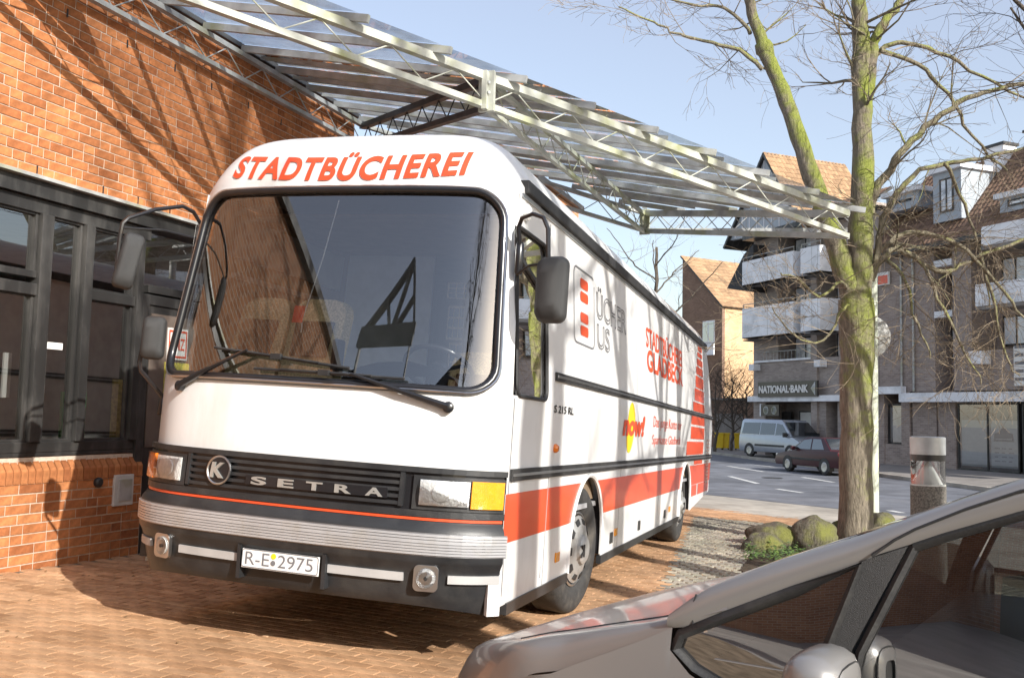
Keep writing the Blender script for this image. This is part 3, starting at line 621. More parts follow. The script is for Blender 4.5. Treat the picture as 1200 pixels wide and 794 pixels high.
# bands along the flanks
for rt in (False, True):
    for xa, xb in ((XF(HW, .9) + .01, XW1), (XW1, XW2), (XW2, 12.3)): m = MB(); side_band(m, ZRB, ZRT, xa, xb, .003, rt); m.build('red_band', MT['red'], bus)
    s = 1 if rt else -1
    for z, h in ((ZU, .062), (ZL - .03, .075)):
        x1 = min(12.0, xend(z) - .02); x0 = 1.36 if z > 1.5 else .42
        m = MB(); m.b2((x0, s * HW, z - h / 2), (x1, s * (HW + .02), z + h / 2)); o = m.build('rub_rail', MT['black'], bus, bevel=.006)
        m = MB(); m.b2((x0 + .01, s * (HW + .02), z - .008), (x1 - .01, s * (HW + .026), z + .010)); m.build('rail_insert', MT['chrome'], o)
    m = MB(); side_band(m, .345, .40, .55, XW1 - AR, 0.012, rt); 
    m.b2((.50, s * (HW - .03), .335), (XW1 - AR, s * (HW + .012), .405)); m.b2((XW1 + AR, s * (HW - .03), .335), (XW2 - AR, s * (HW + .012), .405)); m.build('sill_strip', MT['bumper'], bus)
    m = MB(); m.b2((.62, s * (HW - .06), 2.965), (11.2, s * (HW + .035), 3.055)); o = m.build('awning_rail', MT['black'], bus, bevel=.012)
    m = MB(); m.b2((.55, s * HW, 2.925), (11.2, s * (HW + .014), 2.95)); m.build('gutter_strip', MT['chrome'], o)
    for xw in (XW1, XW2):         # wheel arches: a lipped opening with a dark well behind
        m = MB(); n = 28
        pts = [(xw - AR, s * HW, .40)] + [(xw - AR * math.cos(math.pi * i / n), s * HW, AZ + AR * math.sin(math.pi * i / n)) for i in range(n + 1)] + [(xw + AR, s * HW, .42)]
        m.tube([(p[0], p[1] + s * .004, p[2]) for p in pts], .018, 6); lip = m.build('wheel_arch_lip', MT['white'], bus, smooth=40)
        m = MB()
        for a, b in zip(pts[:-1], pts[1:]): m.quad(a, b, (b[0], s * .72, b[2]), (a[0], s * .72, a[2]))
        m.poly([(p[0], s * .72, p[2]) for p in pts]); m.build('wheel_well', MT['blackgloss'], bus)
# under floor
m = MB(); m.box((6.2, 0, .55), (10.6, 1.9, .3)); m.box((1.2, 0, .6), (1.2, 2.2, .3)); m.build('chassis', MT['dark'], bus)
# door cut lines and small things on the near flank
m = MB(); m.b2((1.245, -HW - .003, .46), (1.257, -HW, 2.9)); m.b2((.405, -HW - .003, .46), (.412, -HW, 1.64)); m.build('door_seam', MT['greyprint'], bus)
m = MB(); m.b2((1.30, -HW - .006, .40), (1.306, -HW, 1.17)); 
for x in (3.9, 5.1, 6.3, 7.5, 9.4, 10.6): m.b2((x, -HW - .002, .41), (x + .007, -HW, 1.17))
for x in (2.9, 4.6, 6.5, 8.4, 10.2): m.b2((x, -HW - .002, 1.88), (x + .006, -HW, 2.92))
m.build('panel_seam', mat('panel_seam_grey', (.33, .33, .33), .6), bus)
for x, z, w, h in ((1.42, 1.337, .075, .05),):
    m = MB(); m.lathe([(.032, 0), (.032, .015), (.02, .03)], (x, -HW, z), (0, -1, 0), 14); m.build('side_indicator', MT['orange_lens'], bus, smooth=40)
for x in (1.62, 3.75, 7.2):
    m = MB(); m.b2((x, -HW - .012, .52), (x + .11, -HW, .59)); m.build('side_reflector', MT['amber'], bus, bevel=.005)
for x in (3.55, 5.0, 6.8):
    m = MB(); m.b2((x, -HW - .014, .47), (x + .10, -HW, .57)); m.build('flap_lock', MT['bumper'], bus, bevel=.006)
m = MB()
for k in range(13): m.b2((11.25, -HW - .012, .74 + k * .058), (11.62, -HW - .002, .765 + k * .058))
m.build('engine_louvre', mat('louvre_pink_white', (.62, .42, .34), .6), bus)
# driver's window
m = MB(); m.quad((DX0, -HW + .012, DZ0), (DX1, -HW + .012, DZ0), (DX1, -HW + .012, DZ1), (DX0, -HW + .012, DZ1)); sw = m.build('side_window', MT['busglass'], bus)
def rrect(x0, x1, z0, z1, r, n=5):
    out = []
    for cx, cz, a0 in ((x1 - r, z1 - r, 0), (x0 + r, z1 - r, 90), (x0 + r, z0 + r, 180), (x1 - r, z0 + r, 270)):
        for i in range(n + 1): a = RAD(a0 + 90 * i / n); out.append((cx + r * math.cos(a), cz + r * math.sin(a)))
    return out
m = MB(); q = [(x, -HW - .004, z) for x, z in rrect(DX0, DX1, DZ0, DZ1, .07)]; m.tube(q + [q[0]], .013, 6); m.bar((DX0, -HW - .002, 2.55), (DX1, -HW - .002, 2.36), .02, .03); m.build('window_seal', MT['black'], sw, smooth=40)
m = MB(); m.box((.78, -HW + .03, 2.1), (.03, .01, .9)); m.build('window_divider', MT['black'], sw)
m = MB(); m.box((.98, -HW + .03, 1.86), (.13, .004, .26)); m.build('price_sheet', MT['paper'], sw)
m = MB(); m.lathe([(.055, 0), (.055, .03), (.03, .05)], (.62, -HW, 2.84), (0, -1, 0), 16); m.build('side_lamp', MT['reflector'], bus, smooth=40)
m = MB(); m.quad((DX0, HW - .012, DZ0), (DX1, HW - .012, DZ0), (DX1, HW - .012, DZ1), (DX0, HW - .012, DZ1)); m.build('door_window', MT['busglass'], bus)
# windscreen
m = MB(); zs2 = [WZ0 + (WZ1 - WZ0) * (1 - math.cos(math.pi * i / 30)) / 2 for i in range(31)]
m.grid(lambda u, v: V((XF((2 * u - 1) * wsw(zs2[round(v * 30)]), zs2[round(v * 30)]) + .012, (2 * u - 1) * wsw(zs2[round(v * 30)]), zs2[round(v * 30)])), 40, 30)
ws = m.build('windscreen', MT['windscreen'], bus, smooth=60)
q = [(wsw(z), z) for z in zs2] ; q = q + [(-y, z) for y, z in reversed(q)]
yy = [(-wsw(WZ0) + 2 * wsw(WZ0) * i / 20, WZ0) for i in range(1, 20)]; yt = [(wsw(WZ1) - 2 * wsw(WZ1) * i / 20, WZ1) for i in range(1, 20)]
q = [(wsw(z), z) for z in zs2] + yt + [(-wsw(z), z) for z in reversed(zs2)] + yy
m = MB(); pts = [FP(y, z, .006) for y, z in q]; m.tube(pts + [pts[0]], .027, 8); m.build('windscreen_seal', MT['blackgloss'], ws, smooth=50)
m = MB(); pts = [FP(y * 1.012, 2.27 + (z - 2.27) * 1.02, .022) for y, z in q]; m.tube(pts + [pts[0]], .010, 6); m.build('seal_bead', MT['chrome'], ws, smooth=50)
m = MB(); m.tube([FP(.02, 2.86, -.03), FP(.06, 2.45, -.03), FP(.12, 2.05, -.03), FP(.11, 1.97, -.03)], .004, 5); m.build('blind_cord', MT['paper'], bus)
m = MB(); m.quad(FP(.19, 2.03, -.02), FP(.11, 2.03, -.02), FP(.11, 2.14, -.02), FP(.19, 2.14, -.02)); m.build('red_sticker', MT['red'], bus)
# dashboard, wheel, seats
m = MB(); m.grid(lambda u, v: V((XF(-1.15 + 2.3 * u, 1.7) + .06 + .5 * v, -1.15 + 2.3 * u, 1.66 - .05 * v * v)), 20, 4); m.box((.75, 0, 1.35), (.1, 2.2, .55)); m.build('dashboard', MT['dark'], bus)
m = MB(); m.grid(lambda u, v: V((.30 + .45 * v, -.95 + .85 * u, 1.66 + .16 * math.sin(math.pi * min(1, max(0, u)) ) ** .5 * (1 - .4 * v))), 16, 4); m.build('instrument_hood', MT['dark'], bus, smooth=50)
m = MB(); c = V((.72, -.62, 1.80)); ax = V((.62, 0, .78)).normalized(); x_ = V((0, 1, 0)); y_ = ax.cross(x_)
ring = [c + (x_ * math.cos(a) + y_ * math.sin(a)) * .235 for a in [2 * math.pi * i / 32 for i in range(33)]]; m.tube(ring, .017, 8, False)
for a in (.3, 2.84): m.tube([c, c + (x_ * math.cos(a) + y_ * math.sin(a)) * .23], .014, 6)
m.lathe([(.06, 0), (.06, .03)], c, ax, 16); m.tube([c, c - ax * .5], .04, 8); m.build('steering_wheel', MT['blackgloss'], bus, smooth=50)
def make_seat(x, y, w, z0=1.2):
    root = MB(); root.grid(lambda u, v: V((x + .10 + .18 * v + .05 * math.cos(math.pi * (u - .5) * 1.0), y - w / 2 + w * u * 1.0, z0 + .95 * v)), 10, 10)
    back = MB()
    out = [(-w / 2, 0), (w / 2, 0), (w / 2, .60)] + [(w / 2 - .13 + .13 * math.cos(a), .72 + .13 * math.sin(a)) for a in [i * math.pi / 12 for i in range(7)]] + [(-w / 2 + .13 - .13 * math.sin(a), .72 + .13 * math.cos(a)) for a in [i * math.pi / 12 for i in range(7)]]
    back.prism([(x + .25 * zz, y + yy, z0 + zz) for yy, zz in out], (.13, 0, 0)); b = back.build('passenger_seat', MT['seat'], bus, bevel=.03)
    pad = MB(); pad.prism([(x - .012 + .25 * .3, y - w * .33, z0 + .42), (x - .012 + .25 * .3, y + w * .33, z0 + .42), (x + .13, y + w * .36, z0 + .68), (x + .13, y - w * .36, z0 + .68)], (.03, 0, 0)); pad.build('head_panel', MT['seatdark'], b, bevel=.01)
    cu = MB(); cu.box((x - .22, y, z0 - .02), (.5, w, .14)); cu.build('seat_cushion', MT['seat'], b, bevel=.03)
make_seat(.80, .93, .42, 1.44); make_seat(.80, .47, .44, 1.44); make_seat(1.35, -.62, .48, 1.15)
m = MB(); m.box((.85, .21, 1.86), (.12, .05, .26)); m.build('armrest', MT['blackgloss'], bus, bevel=.02)
for y, z, w, h in ((.0, 2.32, .17, .30), (-.05, 2.02, .2, .26), (-.02, 2.6, .26, .14)):
    m = MB(); m.quad((2.535, y + w / 2, z - h / 2), (2.535, y - w / 2, z - h / 2), (2.535, y - w / 2, z + h / 2), (2.535, y + w / 2, z + h / 2)); o = m.build('wall_calendar', MT['paper'], bus)
    m = MB()
    for i in range(3):
        for j in range(3): m.box((2.53, y - w * .3 + i * w * .3, z - h * .3 + j * h * .3), (.004, w * .24, h * .24))
    m.build('calendar_month', MT['bluepaper'], o)
m = MB(); m.box((2.5, -.12, 1.9), (.05, .04, 2.0)); m.build('bulkhead_post', MT['black'], bus)
# ------------------------------------------------ grille band, lamps, bumper
def wrap(m, z0, z1, ya, yb, e0, e1, n=40, inset=0):           # slab following the nose between two offsets
    zc = (z0 + z1) / 2
    S_ = lambda y, z, e: FP(y, z, e)
    for i in range(n):
        y0 = ya + (yb - ya) * i / n; y1 = ya + (yb - ya) * (i + 1) / n
        a, b, c, d = S_(y0, z0, e1), S_(y1, z0, e1), S_(y1, z1, e1), S_(y0, z1, e1)
        A, B, C, D = S_(y0, z0, e0), S_(y1, z0, e0), S_(y1, z1, e0), S_(y0, z1, e0)
        m.add([a, b, c, d, A, B, C, D], [(0, 1, 2, 3), (3, 2, 6, 7), (1, 0, 4, 5)] + ([(0, 3, 7, 4)] if i == 0 else []) + ([(2, 1, 5, 6)] if i == n - 1 else []))
    return m
gp = wrap(MB(), .925, 1.195, -1.235, 1.235, -.02, .012).build('grille_panel', MT['blackgloss'], bus, smooth=30)
wrap(MB(), 1.165, 1.198, -1.24, 1.24, 0, .034).build('grille_top_bar', MT['bumper'], gp, smooth=30)
wrap(MB(), .912, .950, -1.24, 1.24, 0, .030).build('grille_foot_bar', MT['bumper'], gp, smooth=30)
for k in range(5):
    z = .972 + k * .039
    wrap(MB(), z, z + .020, -.70, .74, .006, .034).build('grille_slat', MT['bumper'], gp, smooth=30)
for y in (-.71, .75): wrap(MB(), .965, 1.16, y - .012, y + .012, 0, .038, 2).build('grille_end_bar', MT['bumper'], gp)
wrap(MB(), 1.005, 1.062, -.63, .30, .02, .044).build('name_bar', MT['blackgloss'], gp, smooth=30)
for ch, y in zip('SETRA', (.205, .018, -.172, -.358, -.552)):
    m = MB(); put_text(m, ch, .105, .050, lambda u, v, n: FP(y + .0525 - u, 1.008 + v, .047 + n), bold=.03, ext=.005); m.build('badge_letter', MT['badge'], gp)
ey, ez = .50, 1.073
m = MB(); m.lathe([(.086, 0), (.086, .02), (.0, .022)], FP(ey, ez, .03), fn_(ey, ez), 32); em = m.build('emblem_disc', MT['blackgloss'], gp, smooth=40)
m = MB(); c = FP(ey, ez, .05); nn = fn_(ey, ez); a_ = V((0, 0, 1)).cross(nn).normalized(); b_ = nn.cross(a_)
m.tube([c + (a_ * math.cos(t) + b_ * math.sin(t)) * .085 for t in [2 * math.pi * i / 36 for i in range(37)]], .007, 6, False); m.build('emblem_ring', MT['chrome'], em, smooth=50)
m = MB(); put_text(m, 'K', .10, .095, lambda u, v, n: c + a_ * (u - .056) + b_ * (v - .047) + nn * (.008 + n), bold=.03, ext=.006, shear=.12); m.build('emblem_letter', MT['badge'], em)
wrap(MB(), .893, .909, -1.235, 1.235, 0, .024).build('red_line', MT['red'], bus, smooth=30)
for sg in (1, -1):
    yi, yo, ym = (.80, 1.21, 1.06) if sg > 0 else (.80, 1.21, 1.075)
    bz = MB(); wrap(bz, .955, 1.150, min(sg * .775, sg * 1.235), max(sg * .775, sg * 1.235), 0, .03, 14); hl = bz.build('headlight', MT['bumper'], bus, smooth=30)
    ya, yb = sorted((sg * .815, sg * ym)); wrap(MB(), .982, 1.126, ya, yb, .02, .034, 8).build('lamp_reflector', MT['reflector'], hl, smooth=30)
    m = MB(); m.grid(lambda u, v: FP(ya + (yb - ya) * u, .978 + .152 * v, .045 + .012 * math.sin(math.pi * v)), 8, 6); m.build('clear_lens', MT['lens'], hl, smooth=60)
    yc = sg * .93; m = MB(); m.lathe([(.055, 0), (.05, .006), (.0, .008)], FP(yc, 1.054, .036), fn_(yc, 1.054), 20); m.build('lamp_bulb', MT['reflector'], hl, smooth=40)
    ya, yb = sorted((sg * (ym + .008), sg * (1.225 if sg < 0 else 1.238))); wrap(MB(), .975, 1.133, ya, yb, .0, .048, 8).build('indicator_lens', MT['amber'] if sg < 0 else MT['orange_lens'], hl, smooth=30)
MT['stripgrey'] = mat('grey_white_strip', (.42, .41, .40), .5, var=.08)
def bump(z): return ip(z, [.38, .44, .60, .655, .67, .82, .85, .885], [-.05, 0, .025, .055, .062, .062, .055, .025])
bp = MB(); zz = [.40, .43, .47, .52, .58, .63, .655, .668, .74, .815, .845, .878, .89]
bp.grid(lambda u, v: FP(-1.235 + 2.47 * u, zz[round(v * 12)], bump(zz[round(v * 12)])) + V((0, 0, ( -.0 + .055 * abs(2 * u - 1) ** 6 * -1 if v < .01 else 0))), 60, 12)
for s in (-1, 1): bp.b2((XF(1.24, .7) - .03, s * 1.10, .44), (.80, s * (HW + .010), .885)) if s > 0 else None
bm_o = bp.build('bumper', MT['bumper'], bus, smooth=30)
for k in range(7):
    z = .708 + k * .0163; wrap(MB(), z, z + .0125, -1.243, 1.243, .052, .073).build('chrome_rib', MT['bright'], bm_o, smooth=30)
wrap(MB(), .700, .826, -1.245, 1.245, .04, .064).build('chrome_backing', mat('dull_alloy', (.35, .35, .36), .45, .9), bm_o, smooth=30)
for ya, yb in ((.30, .76), (-.76, -.30), (1.03, 1.2), (-1.235, -1.0)): wrap(MB(), .545, .592, ya, yb, .0, .038, 12).build('valance_strip', MT['stripgrey'], bm_o, smooth=30)
wrap(MB(), .36, .592, -1.25, -1.19, .0, .034, 4).build('valance_corner', MT['white'], bm_o, smooth=30)
for y in (.285, -.285): wrap(MB(), .45, .65, y - .012, y + .012, 0, .06, 2).build('plate_guard', MT['bumper'], bm_o)
for sg in (1, -1):
    y = sg * .888; c = FP(y, .572, .03); nn = fn_(y, .572); a_ = V((0, 0, 1)).cross(nn).normalized(); b_ = nn.cross(a_)
    m = MB(); m.prism([c + a_ * p + b_ * q for p, q in rrect(-.072, .072, -.075, .075, .03)], nn * .025); fg = m.build('fog_lamp', MT['chrome'], bm_o, bevel=.006)
    m = MB(); m.lathe([(.056, .028), (.056, .032), (.0, .010)], c, nn, 24, False); m.build('lamp_reflector', MT['reflector'], fg, smooth=40)
    m = MB(); m.lathe([(.012, .018), (.012, .036)], c, nn, 10); m.build('lamp_bulb', MT['bumper'], fg)
    m = MB(); m.lathe([(.058, .035), (.04, .046), (.0, .05)], c, nn, 24, False); m.build('fog_lens', MT['lens'], fg, smooth=60)
pl = MB(); c = FP(0, .576, .055); pl.box(c, (.012, .52, .112)); plate = pl.build('number_plate', mat('plate_white', (.78, .78, .77), .45, var=.03), bus, bevel=.004)
for s_, y0, w in (('R-E', .235, .165), ('2975', .012, .235)): m = MB(); put_text(m, s_, w, .075, lambda u, v, n: V((c.x - .0075, y0 - u, .539 + v)), bold=.0); m.build('plate_lettering', MT['greyprint'], plate)
m = MB(); m.lathe([(.017, 0), (.017, .003)], (c.x - .006, .043, .602), (-1, 0, 0), 14); m.build('registration_seal', MT['yellow'], plate)
m = MB(); m.lathe([(.016, 0), (.016, .003)], (c.x - .006, .043, .562), (-1, 0, 0), 14); m.build('registration_seal', MT['greyprint'], plate)
pb = MB(); q = rrect(-.256, .256, .524, .628, .014); pb.tube([(c.x - .007, y, z) for y, z in q + [q[0]]], .0025, 4); pb.build('plate_rim', MT['greyprint'], plate)
# ------------------------------------------------ wipers
def wiper(p0, p1, b0, b1):
    m = MB(); P0 = FP(*p0, .035); P1 = FP(*p1, .06); m.tube([P0, P0.lerp(P1, .45) + V((-.02, 0, 0)), P1], [.024, .017, .009], 6); m.lathe([(.034, 0), (.034, .035), (.02, .045)], FP(*p0, .005), fn_(*p0), 12); o = m.build('wiper_arm', MT['blackgloss'], bus, smooth=40)
    m = MB(); n = 10; q = [FP(b0[0] + (b1[0] - b0[0]) * i / n, b0[1] + (b1[1] - b0[1]) * i / n, .026) for i in range(n + 1)]; m.tube(q, .0095, 5); q2 = [FP(b0[0] + (b1[0] - b0[0]) * (.2 + .6 * i / n), b0[1] + (b1[1] - b0[1]) * (.2 + .6 * i / n), .042) for i in range(n + 1)]; m.tube(q2, .009, 4)
    m.box(q2[5] + V((-.01, 0, 0)), (.03, .07, .035)); m.build('wiper_blade', MT['black'], o)
wiper((.93, 1.58), (.42, 1.82), (.70, 1.835), (-.30, 1.745)); wiper((-.93, 1.555), (-.33, 1.705), (.36, 1.712), (-.66, 1.70))
# ------------------------------------------------ mirrors
MIRR = []
def mirror(name_pts, head_c, size, yaw, tilt=0, r=.014, head_mat='plastic'):
    m = MB(); m.tube(name_pts, r, 7); o = m.build('mirror_arm', MT['blackgloss'], bus, smooth=50)
    w, h, d = size; q = rrect(-w / 2, w / 2, -h / 2, h / 2, min(w, h) * .28)
    R = Matrix.Rotation(yaw, 3, 'Z') @ Matrix.Rotation(tilt, 3, 'X')
    hb = MB(); lv = [(.55, -d), (.9, -d * .75), (1.0, -d * .3), (1.0, 0)]
    rings = [[V(head_c) + R @ V((x, p * sc, z * sc)) for p, z in q] for sc, x in lv]; n = len(q)
    for a, b in zip(rings[:-1], rings[1:]):
        for i in range(n): hb.quad(a[i], a[(i + 1) % n], b[(i + 1) % n], b[i])
    hb.poly(rings[0]); hb.poly(rings[-1]); ho = hb.build('mirror_head', MT[head_mat], o, smooth=50, weld=True)
    gl = MB(); gl.poly([V(head_c) + R @ V((.003, p * .9, z * .93)) for p, z in q]); gl.build('mirror_face', MT['mirrorglass'], ho)
# driver's side (photo right)
BEFORE_MIRRORS = len(bpy.data.objects)
mirror([(.46, -1.20, 2.55), (.40, -1.22, 2.57), (.36, -1.215, 2.69), (.34, -1.24, 2.74), (.30, -1.32, 2.755), (.29, -1.39, 2.73), (.285, -1.425, 2.66), (.285, -1.44, 2.48), (.285, -1.45, 2.15)], (.32, -1.475, 2.295), (.19, .40, .10), RAD(-8))
m = MB(); m.tube([(.40, -1.21, 2.40), (.36, -1.30, 2.45), (.29, -1.44, 2.45)], .009, 6); m.lathe([(.022, -.10), (.028, -.09), (.028, .09), (.022, .10)], (.41, -1.215, 2.50), (0, 0, 1), 10); m.build('mirror_bracket', MT['blackgloss'], bus, smooth=50)
# door side (photo left): long arm with the kerb mirror hanging from it, and the lower driving mirror
mirror([(.52, 1.17, 2.62), (.50, 1.19, 2.74), (.42, 1.195, 2.80), (.30, 1.195, 2.81), (.10, 1.25, 2.74), (-.08, 1.31, 2.64), (-.11, 1.325, 2.60), (-.11, 1.335, 2.52), (-.10, 1.345, 2.30)], (-.06, 1.295, 2.36), (.13, .37, .075), RAD(50), RAD(9))
m = MB(); m.tube([(.50, 1.18, 2.62), (.2, 1.25, 2.62), (-.11, 1.33, 2.57)], .008, 6); m.build('mirror_bracket', MT['blackgloss'], bus, smooth=50)
mirror([(.38, 1.25, 1.49), (.30, 1.29, 1.58), (.22, 1.335, 1.67), (.20, 1.335, 1.72), (.19, 1.31, 1.85), (.20, 1.28, 1.97)], (.22, 1.25, 1.89), (.15, .29, .075), RAD(20))
m = MB(); m.lathe([(.03, -.07), (.036, -.06), (.036, .06), (.03, .07)], (.39, 1.255, 1.45), (.2, .1, 1), 10); m.build('mirror_bracket', MT['blackgloss'], bus, smooth=50)
# ------------------------------------------------ wheels
def wheel(x, s, steer=0, turned=False):
    o = empty('wheel'); o.parent = bus; o.location = (x, s * (HW - .19), .515); o.rotation_euler = (0, 0, steer); ax = (0, s, 0)
    def part(n, p, mt, nn=40, sm=40): return MB().lathe(p, (0, 0, 0), ax, nn, False).build(n, MT[mt], o, smooth=sm)
    part('tyre', [(.30, .10), (.36, .135), (.46, .14), (.50, .115), (.515, .08), (.515, -.12), (.49, -.15), (.30, -.14)], 'tyre')
    part('rim', [(.30, .11), (.285, .118), (.27, .09), (.25, .05), (.18, .055), (.16, .075), (.0, .075)], 'rim')
    part('hub_cover', [(.262, .108), (.27, .12), (.245, .135), (.19, .155), (.12, .165), (.115, .19), (.09, .205), (.0, .207)], 'hub', 40, 35)
    for k in range(10):
        a = 2 * math.pi * k / 10; m = MB(); u = V((math.cos(a), 0, math.sin(a))); w = V((-math.sin(a), 0, math.cos(a)))
        m.prism([u * .205 + w * -.03 + V((0, s * .146, 0)), u * .205 + w * .03 + V((0, s * .146, 0)), u * .245 + w * .036 + V((0, s * .132, 0)), u * .245 - w * .036 + V((0, s * .132, 0))], (0, s * .012, 0)); m.build('hub_slot', MT['black'], o)
    m = MB(); put_text(m, 'K', .09, .10, lambda u, v, n: V((u * -s * -1 - .045, s * (.209 + n), v - .05)) if s < 0 else V((.045 - u, s * (.209 + n), v - .05)), bold=.03, ext=.004); m.build('hub_letter', MT['bumper'], o)
    return o
wheel(XW1, -1, RAD(-5)); wheel(XW1, 1, RAD(-5)); wheel(XW2, -1); wheel(XW2, 1)
# ------------------------------------------------ lettering and print
m = MB(); put_text(m, 'STADTBÜCHEREI', 1.86, .50, lambda u, v, n: (lambda y, z: dome(y, math.asin(min(.98, (z - ZT0) / (ztop(y) - ZT0))) * 2 / math.pi, .007))(.96 - u, ZT0 + .035 + v * .40 + .045 * ((u - .96) / .96) ** 2), bold=.035, shear=.10, spacing=1.12, cut=(48, 12)); m.build('dome_lettering', MT['redtext'], bus)
def flank(name, s, x, z, w, h, mt='redtext', bold=.02, shear=0, spacing=1.0, both=True, e=.004):
    for rt in ((False, True) if both else (False,)):
        m = MB(); f = (lambda u, v, n: V((x + u, -HW - e, z + v))) if not rt else (lambda u, v, n: V((x + w - u, HW + e, z + v)))
        put_text(m, s, w, h, f, bold=bold, shear=shear, spacing=spacing); m.build(name, MT[mt], bus)
flank('flank_lettering', 'STADTBÜCHEREI', 5.2, 2.43, 2.95, .27, bold=.018)
flank('flank_lettering', 'GLADBECK', 5.25, 2.17, 2.95, .245, bold=.03)
flank('flank_lettering', 'Das junge Konto der', 5.65, 1.53, 2.35, .16, bold=-.004); flank('flank_lettering', 'Sparkasse Gladbeck', 5.62, 1.34, 2.35, .14, bold=-.004)
flank('model_lettering', 'S 215 RL', 1.34, 1.585, .56, .055, 'black', bold=.02)
m = MB(); m.poly([(4.28 + .20 * math.cos(a) + .05 * math.sin(a), -HW - .0035, 1.535 + .25 * math.sin(a)) for a in [2 * math.pi * i / 30 for i in range(30)]]); m.build('yellow_oval', MT['yellow'], bus)
flank('slogan_lettering', 'now!', 3.86, 1.45, 1.15, .22, 'redtext', bold=.05, shear=.35, both=False, e=.006)
def outline(m, pts, w=.014, e=.0045):
    pts = pts
    for a, b in zip(pts[:-1], pts[1:]):
        d = V((b[0] - a[0], b[1] - a[1])); 
        if d.length < 1e-5: continue
        d.normalize(); q = V((-d.y, d.x)) * w / 2; d *= w * .3
        m.quad((a[0] - q.x - d.x, -HW - e, a[1] - q.y - d.y), (b[0] - q.x + d.x, -HW - e, b[1] - q.y + d.y), (b[0] + q.x + d.x, -HW - e, b[1] + q.y + d.y), (a[0] + q.x - d.x, -HW - e, a[1] + q.y - d.y))
m = MB(); q = rrect(1.92, 2.62, 2.15, 2.74, .07); q = [p for p in q]; outline(m, q[3:] + q[:1]); m.build('logo_frame', MT['greyprint'], bus)
for z0 in (2.22, 2.49):
    m = MB(); m.poly([(x, -HW - .004, z) for x, z in rrect(2.13, 2.40, z0, z0 + .08, .03)]); m.poly([(x, -HW - .004, z) for x, z in rrect(2.13, 2.40, z0 + .105, z0 + .185, .03)]); m.build('logo_bar', MT['red'], bus)
def bm_text_outline(s, x, z, w, h):         # hollow letters: the print shows only their contour
    vs, fs = text_mesh(s, .0); ed = {}
    for f in fs:
        for i in range(len(f)): k = tuple(sorted((f[i], f[(i + 1) % len(f)]))); ed[k] = ed.get(k, 0) + 1
    x0 = min(v.x for v in vs); x1 = max(v.x for v in vs); y0 = min(v.y for v in vs); y1 = max(v.y for v in vs); m = MB()
    for (a, b), c_ in ed.items():
        if c_ == 1: outline(m, [(x + (vs[i].x - x0) / (x1 - x0) * w, z + (vs[i].y - y0) / (y1 - y0) * h) for i in (a, b)], .012)
    m.build('outline_lettering', MT['greyprint'], bus)
bm_text_outline('ÜCHER', 2.72, 2.43, 1.30, .27); bm_text_outline('US', 2.74, 2.18, .50, .20)
BARS = [(2.85, 2.93, .55), (2.755, 2.825, .65), (2.615, 2.72, .78), (2.465, 2.59, .9), (2.255, 2.435, 1.05), (2.045, 2.235, 1.25), (1.88, 2.02, 1.5), (1.46, 1.80, 1.75), (1.225, 1.42, 2.1)]
for z0, z1, w in BARS:
    for rt in (-1, 1):
        xe = ip((z0 + z1) / 2, [1.2, 1.86, 2.95], [10.72, 10.85, 10.62]); m = MB(); q = rrect(xe - w, xe, z0, z1, .03); m.poly([(x - (z - z0) * -.08, rt * (HW + .004), z) for x, z in q]); m.build('red_bar', MT['red'], bus)
for z0, z1, xa, xb in ((1.075, 1.165, 9.6, 10.7), (.60, .765, 9.45, 10.1), (.60, .765, 10.25, 11.75)): m = MB(); side_band(m, z0, z1, xa, xb, .004); m.build('red_panel', MT['red'], bus)

# the body narrows a little towards the roof
def warp(o):
    for ch in o.children:
        if ch.type == 'MESH' and not ch.name.startswith('mirror') and not ch.name.startswith('wheel'):
            for v in ch.data.vertices:
                t = min(1.2, max(0, (v.co.z - 1.65) / 1.3)); v.co.y *= 1 - .075 * t
            warp(ch)
warp(bus)


# a dark framed glass gable on the roof across the square, which the windscreen mirrors
def mirrored(px, py, Y):
    L = BM.inverted(); o = L @ CAM_P; d = (L.to_3x3() @ ray(px, py)).normalized()
    ok, q, n, _ = ws.ray_cast(o, d); n = n if n.dot(d) < 0 else -n
    r = d - n * 2 * d.dot(n); q = BM @ q; r = BM.to_3x3() @ r
    return q + r * ((Y - q.y) / r.y)
bpy.context.view_layer.update()
gq = [mirrored(*p, -11.3) - V(ob.location) for p in ((421, 397), (490, 392), (490, 306))]
m = MB(); m.poly(gq); gg = m.build('roof_gable', MT['roofglass'], ob)
mid = gq[0].lerp(gq[1], .5)
for a, b, w in ((gq[0], gq[2], .2), (gq[1], gq[2], .2), (gq[0], gq[1], .7), (mid, gq[2], .16), (mid, gq[1].lerp(gq[2], .5), .14), (mid, gq[0].lerp(gq[2], .5), .14)) + tuple((gq[0].lerp(gq[1], t), V((gq[0].lerp(gq[1], t).x, gq[0].y, 9.4)), .12) for t in (.05, .95)):
    MB().bar(a + V((0, .1, 0)), b + V((0, .1, 0)), .2, w).build('gable_bar', MT['black'], gg)
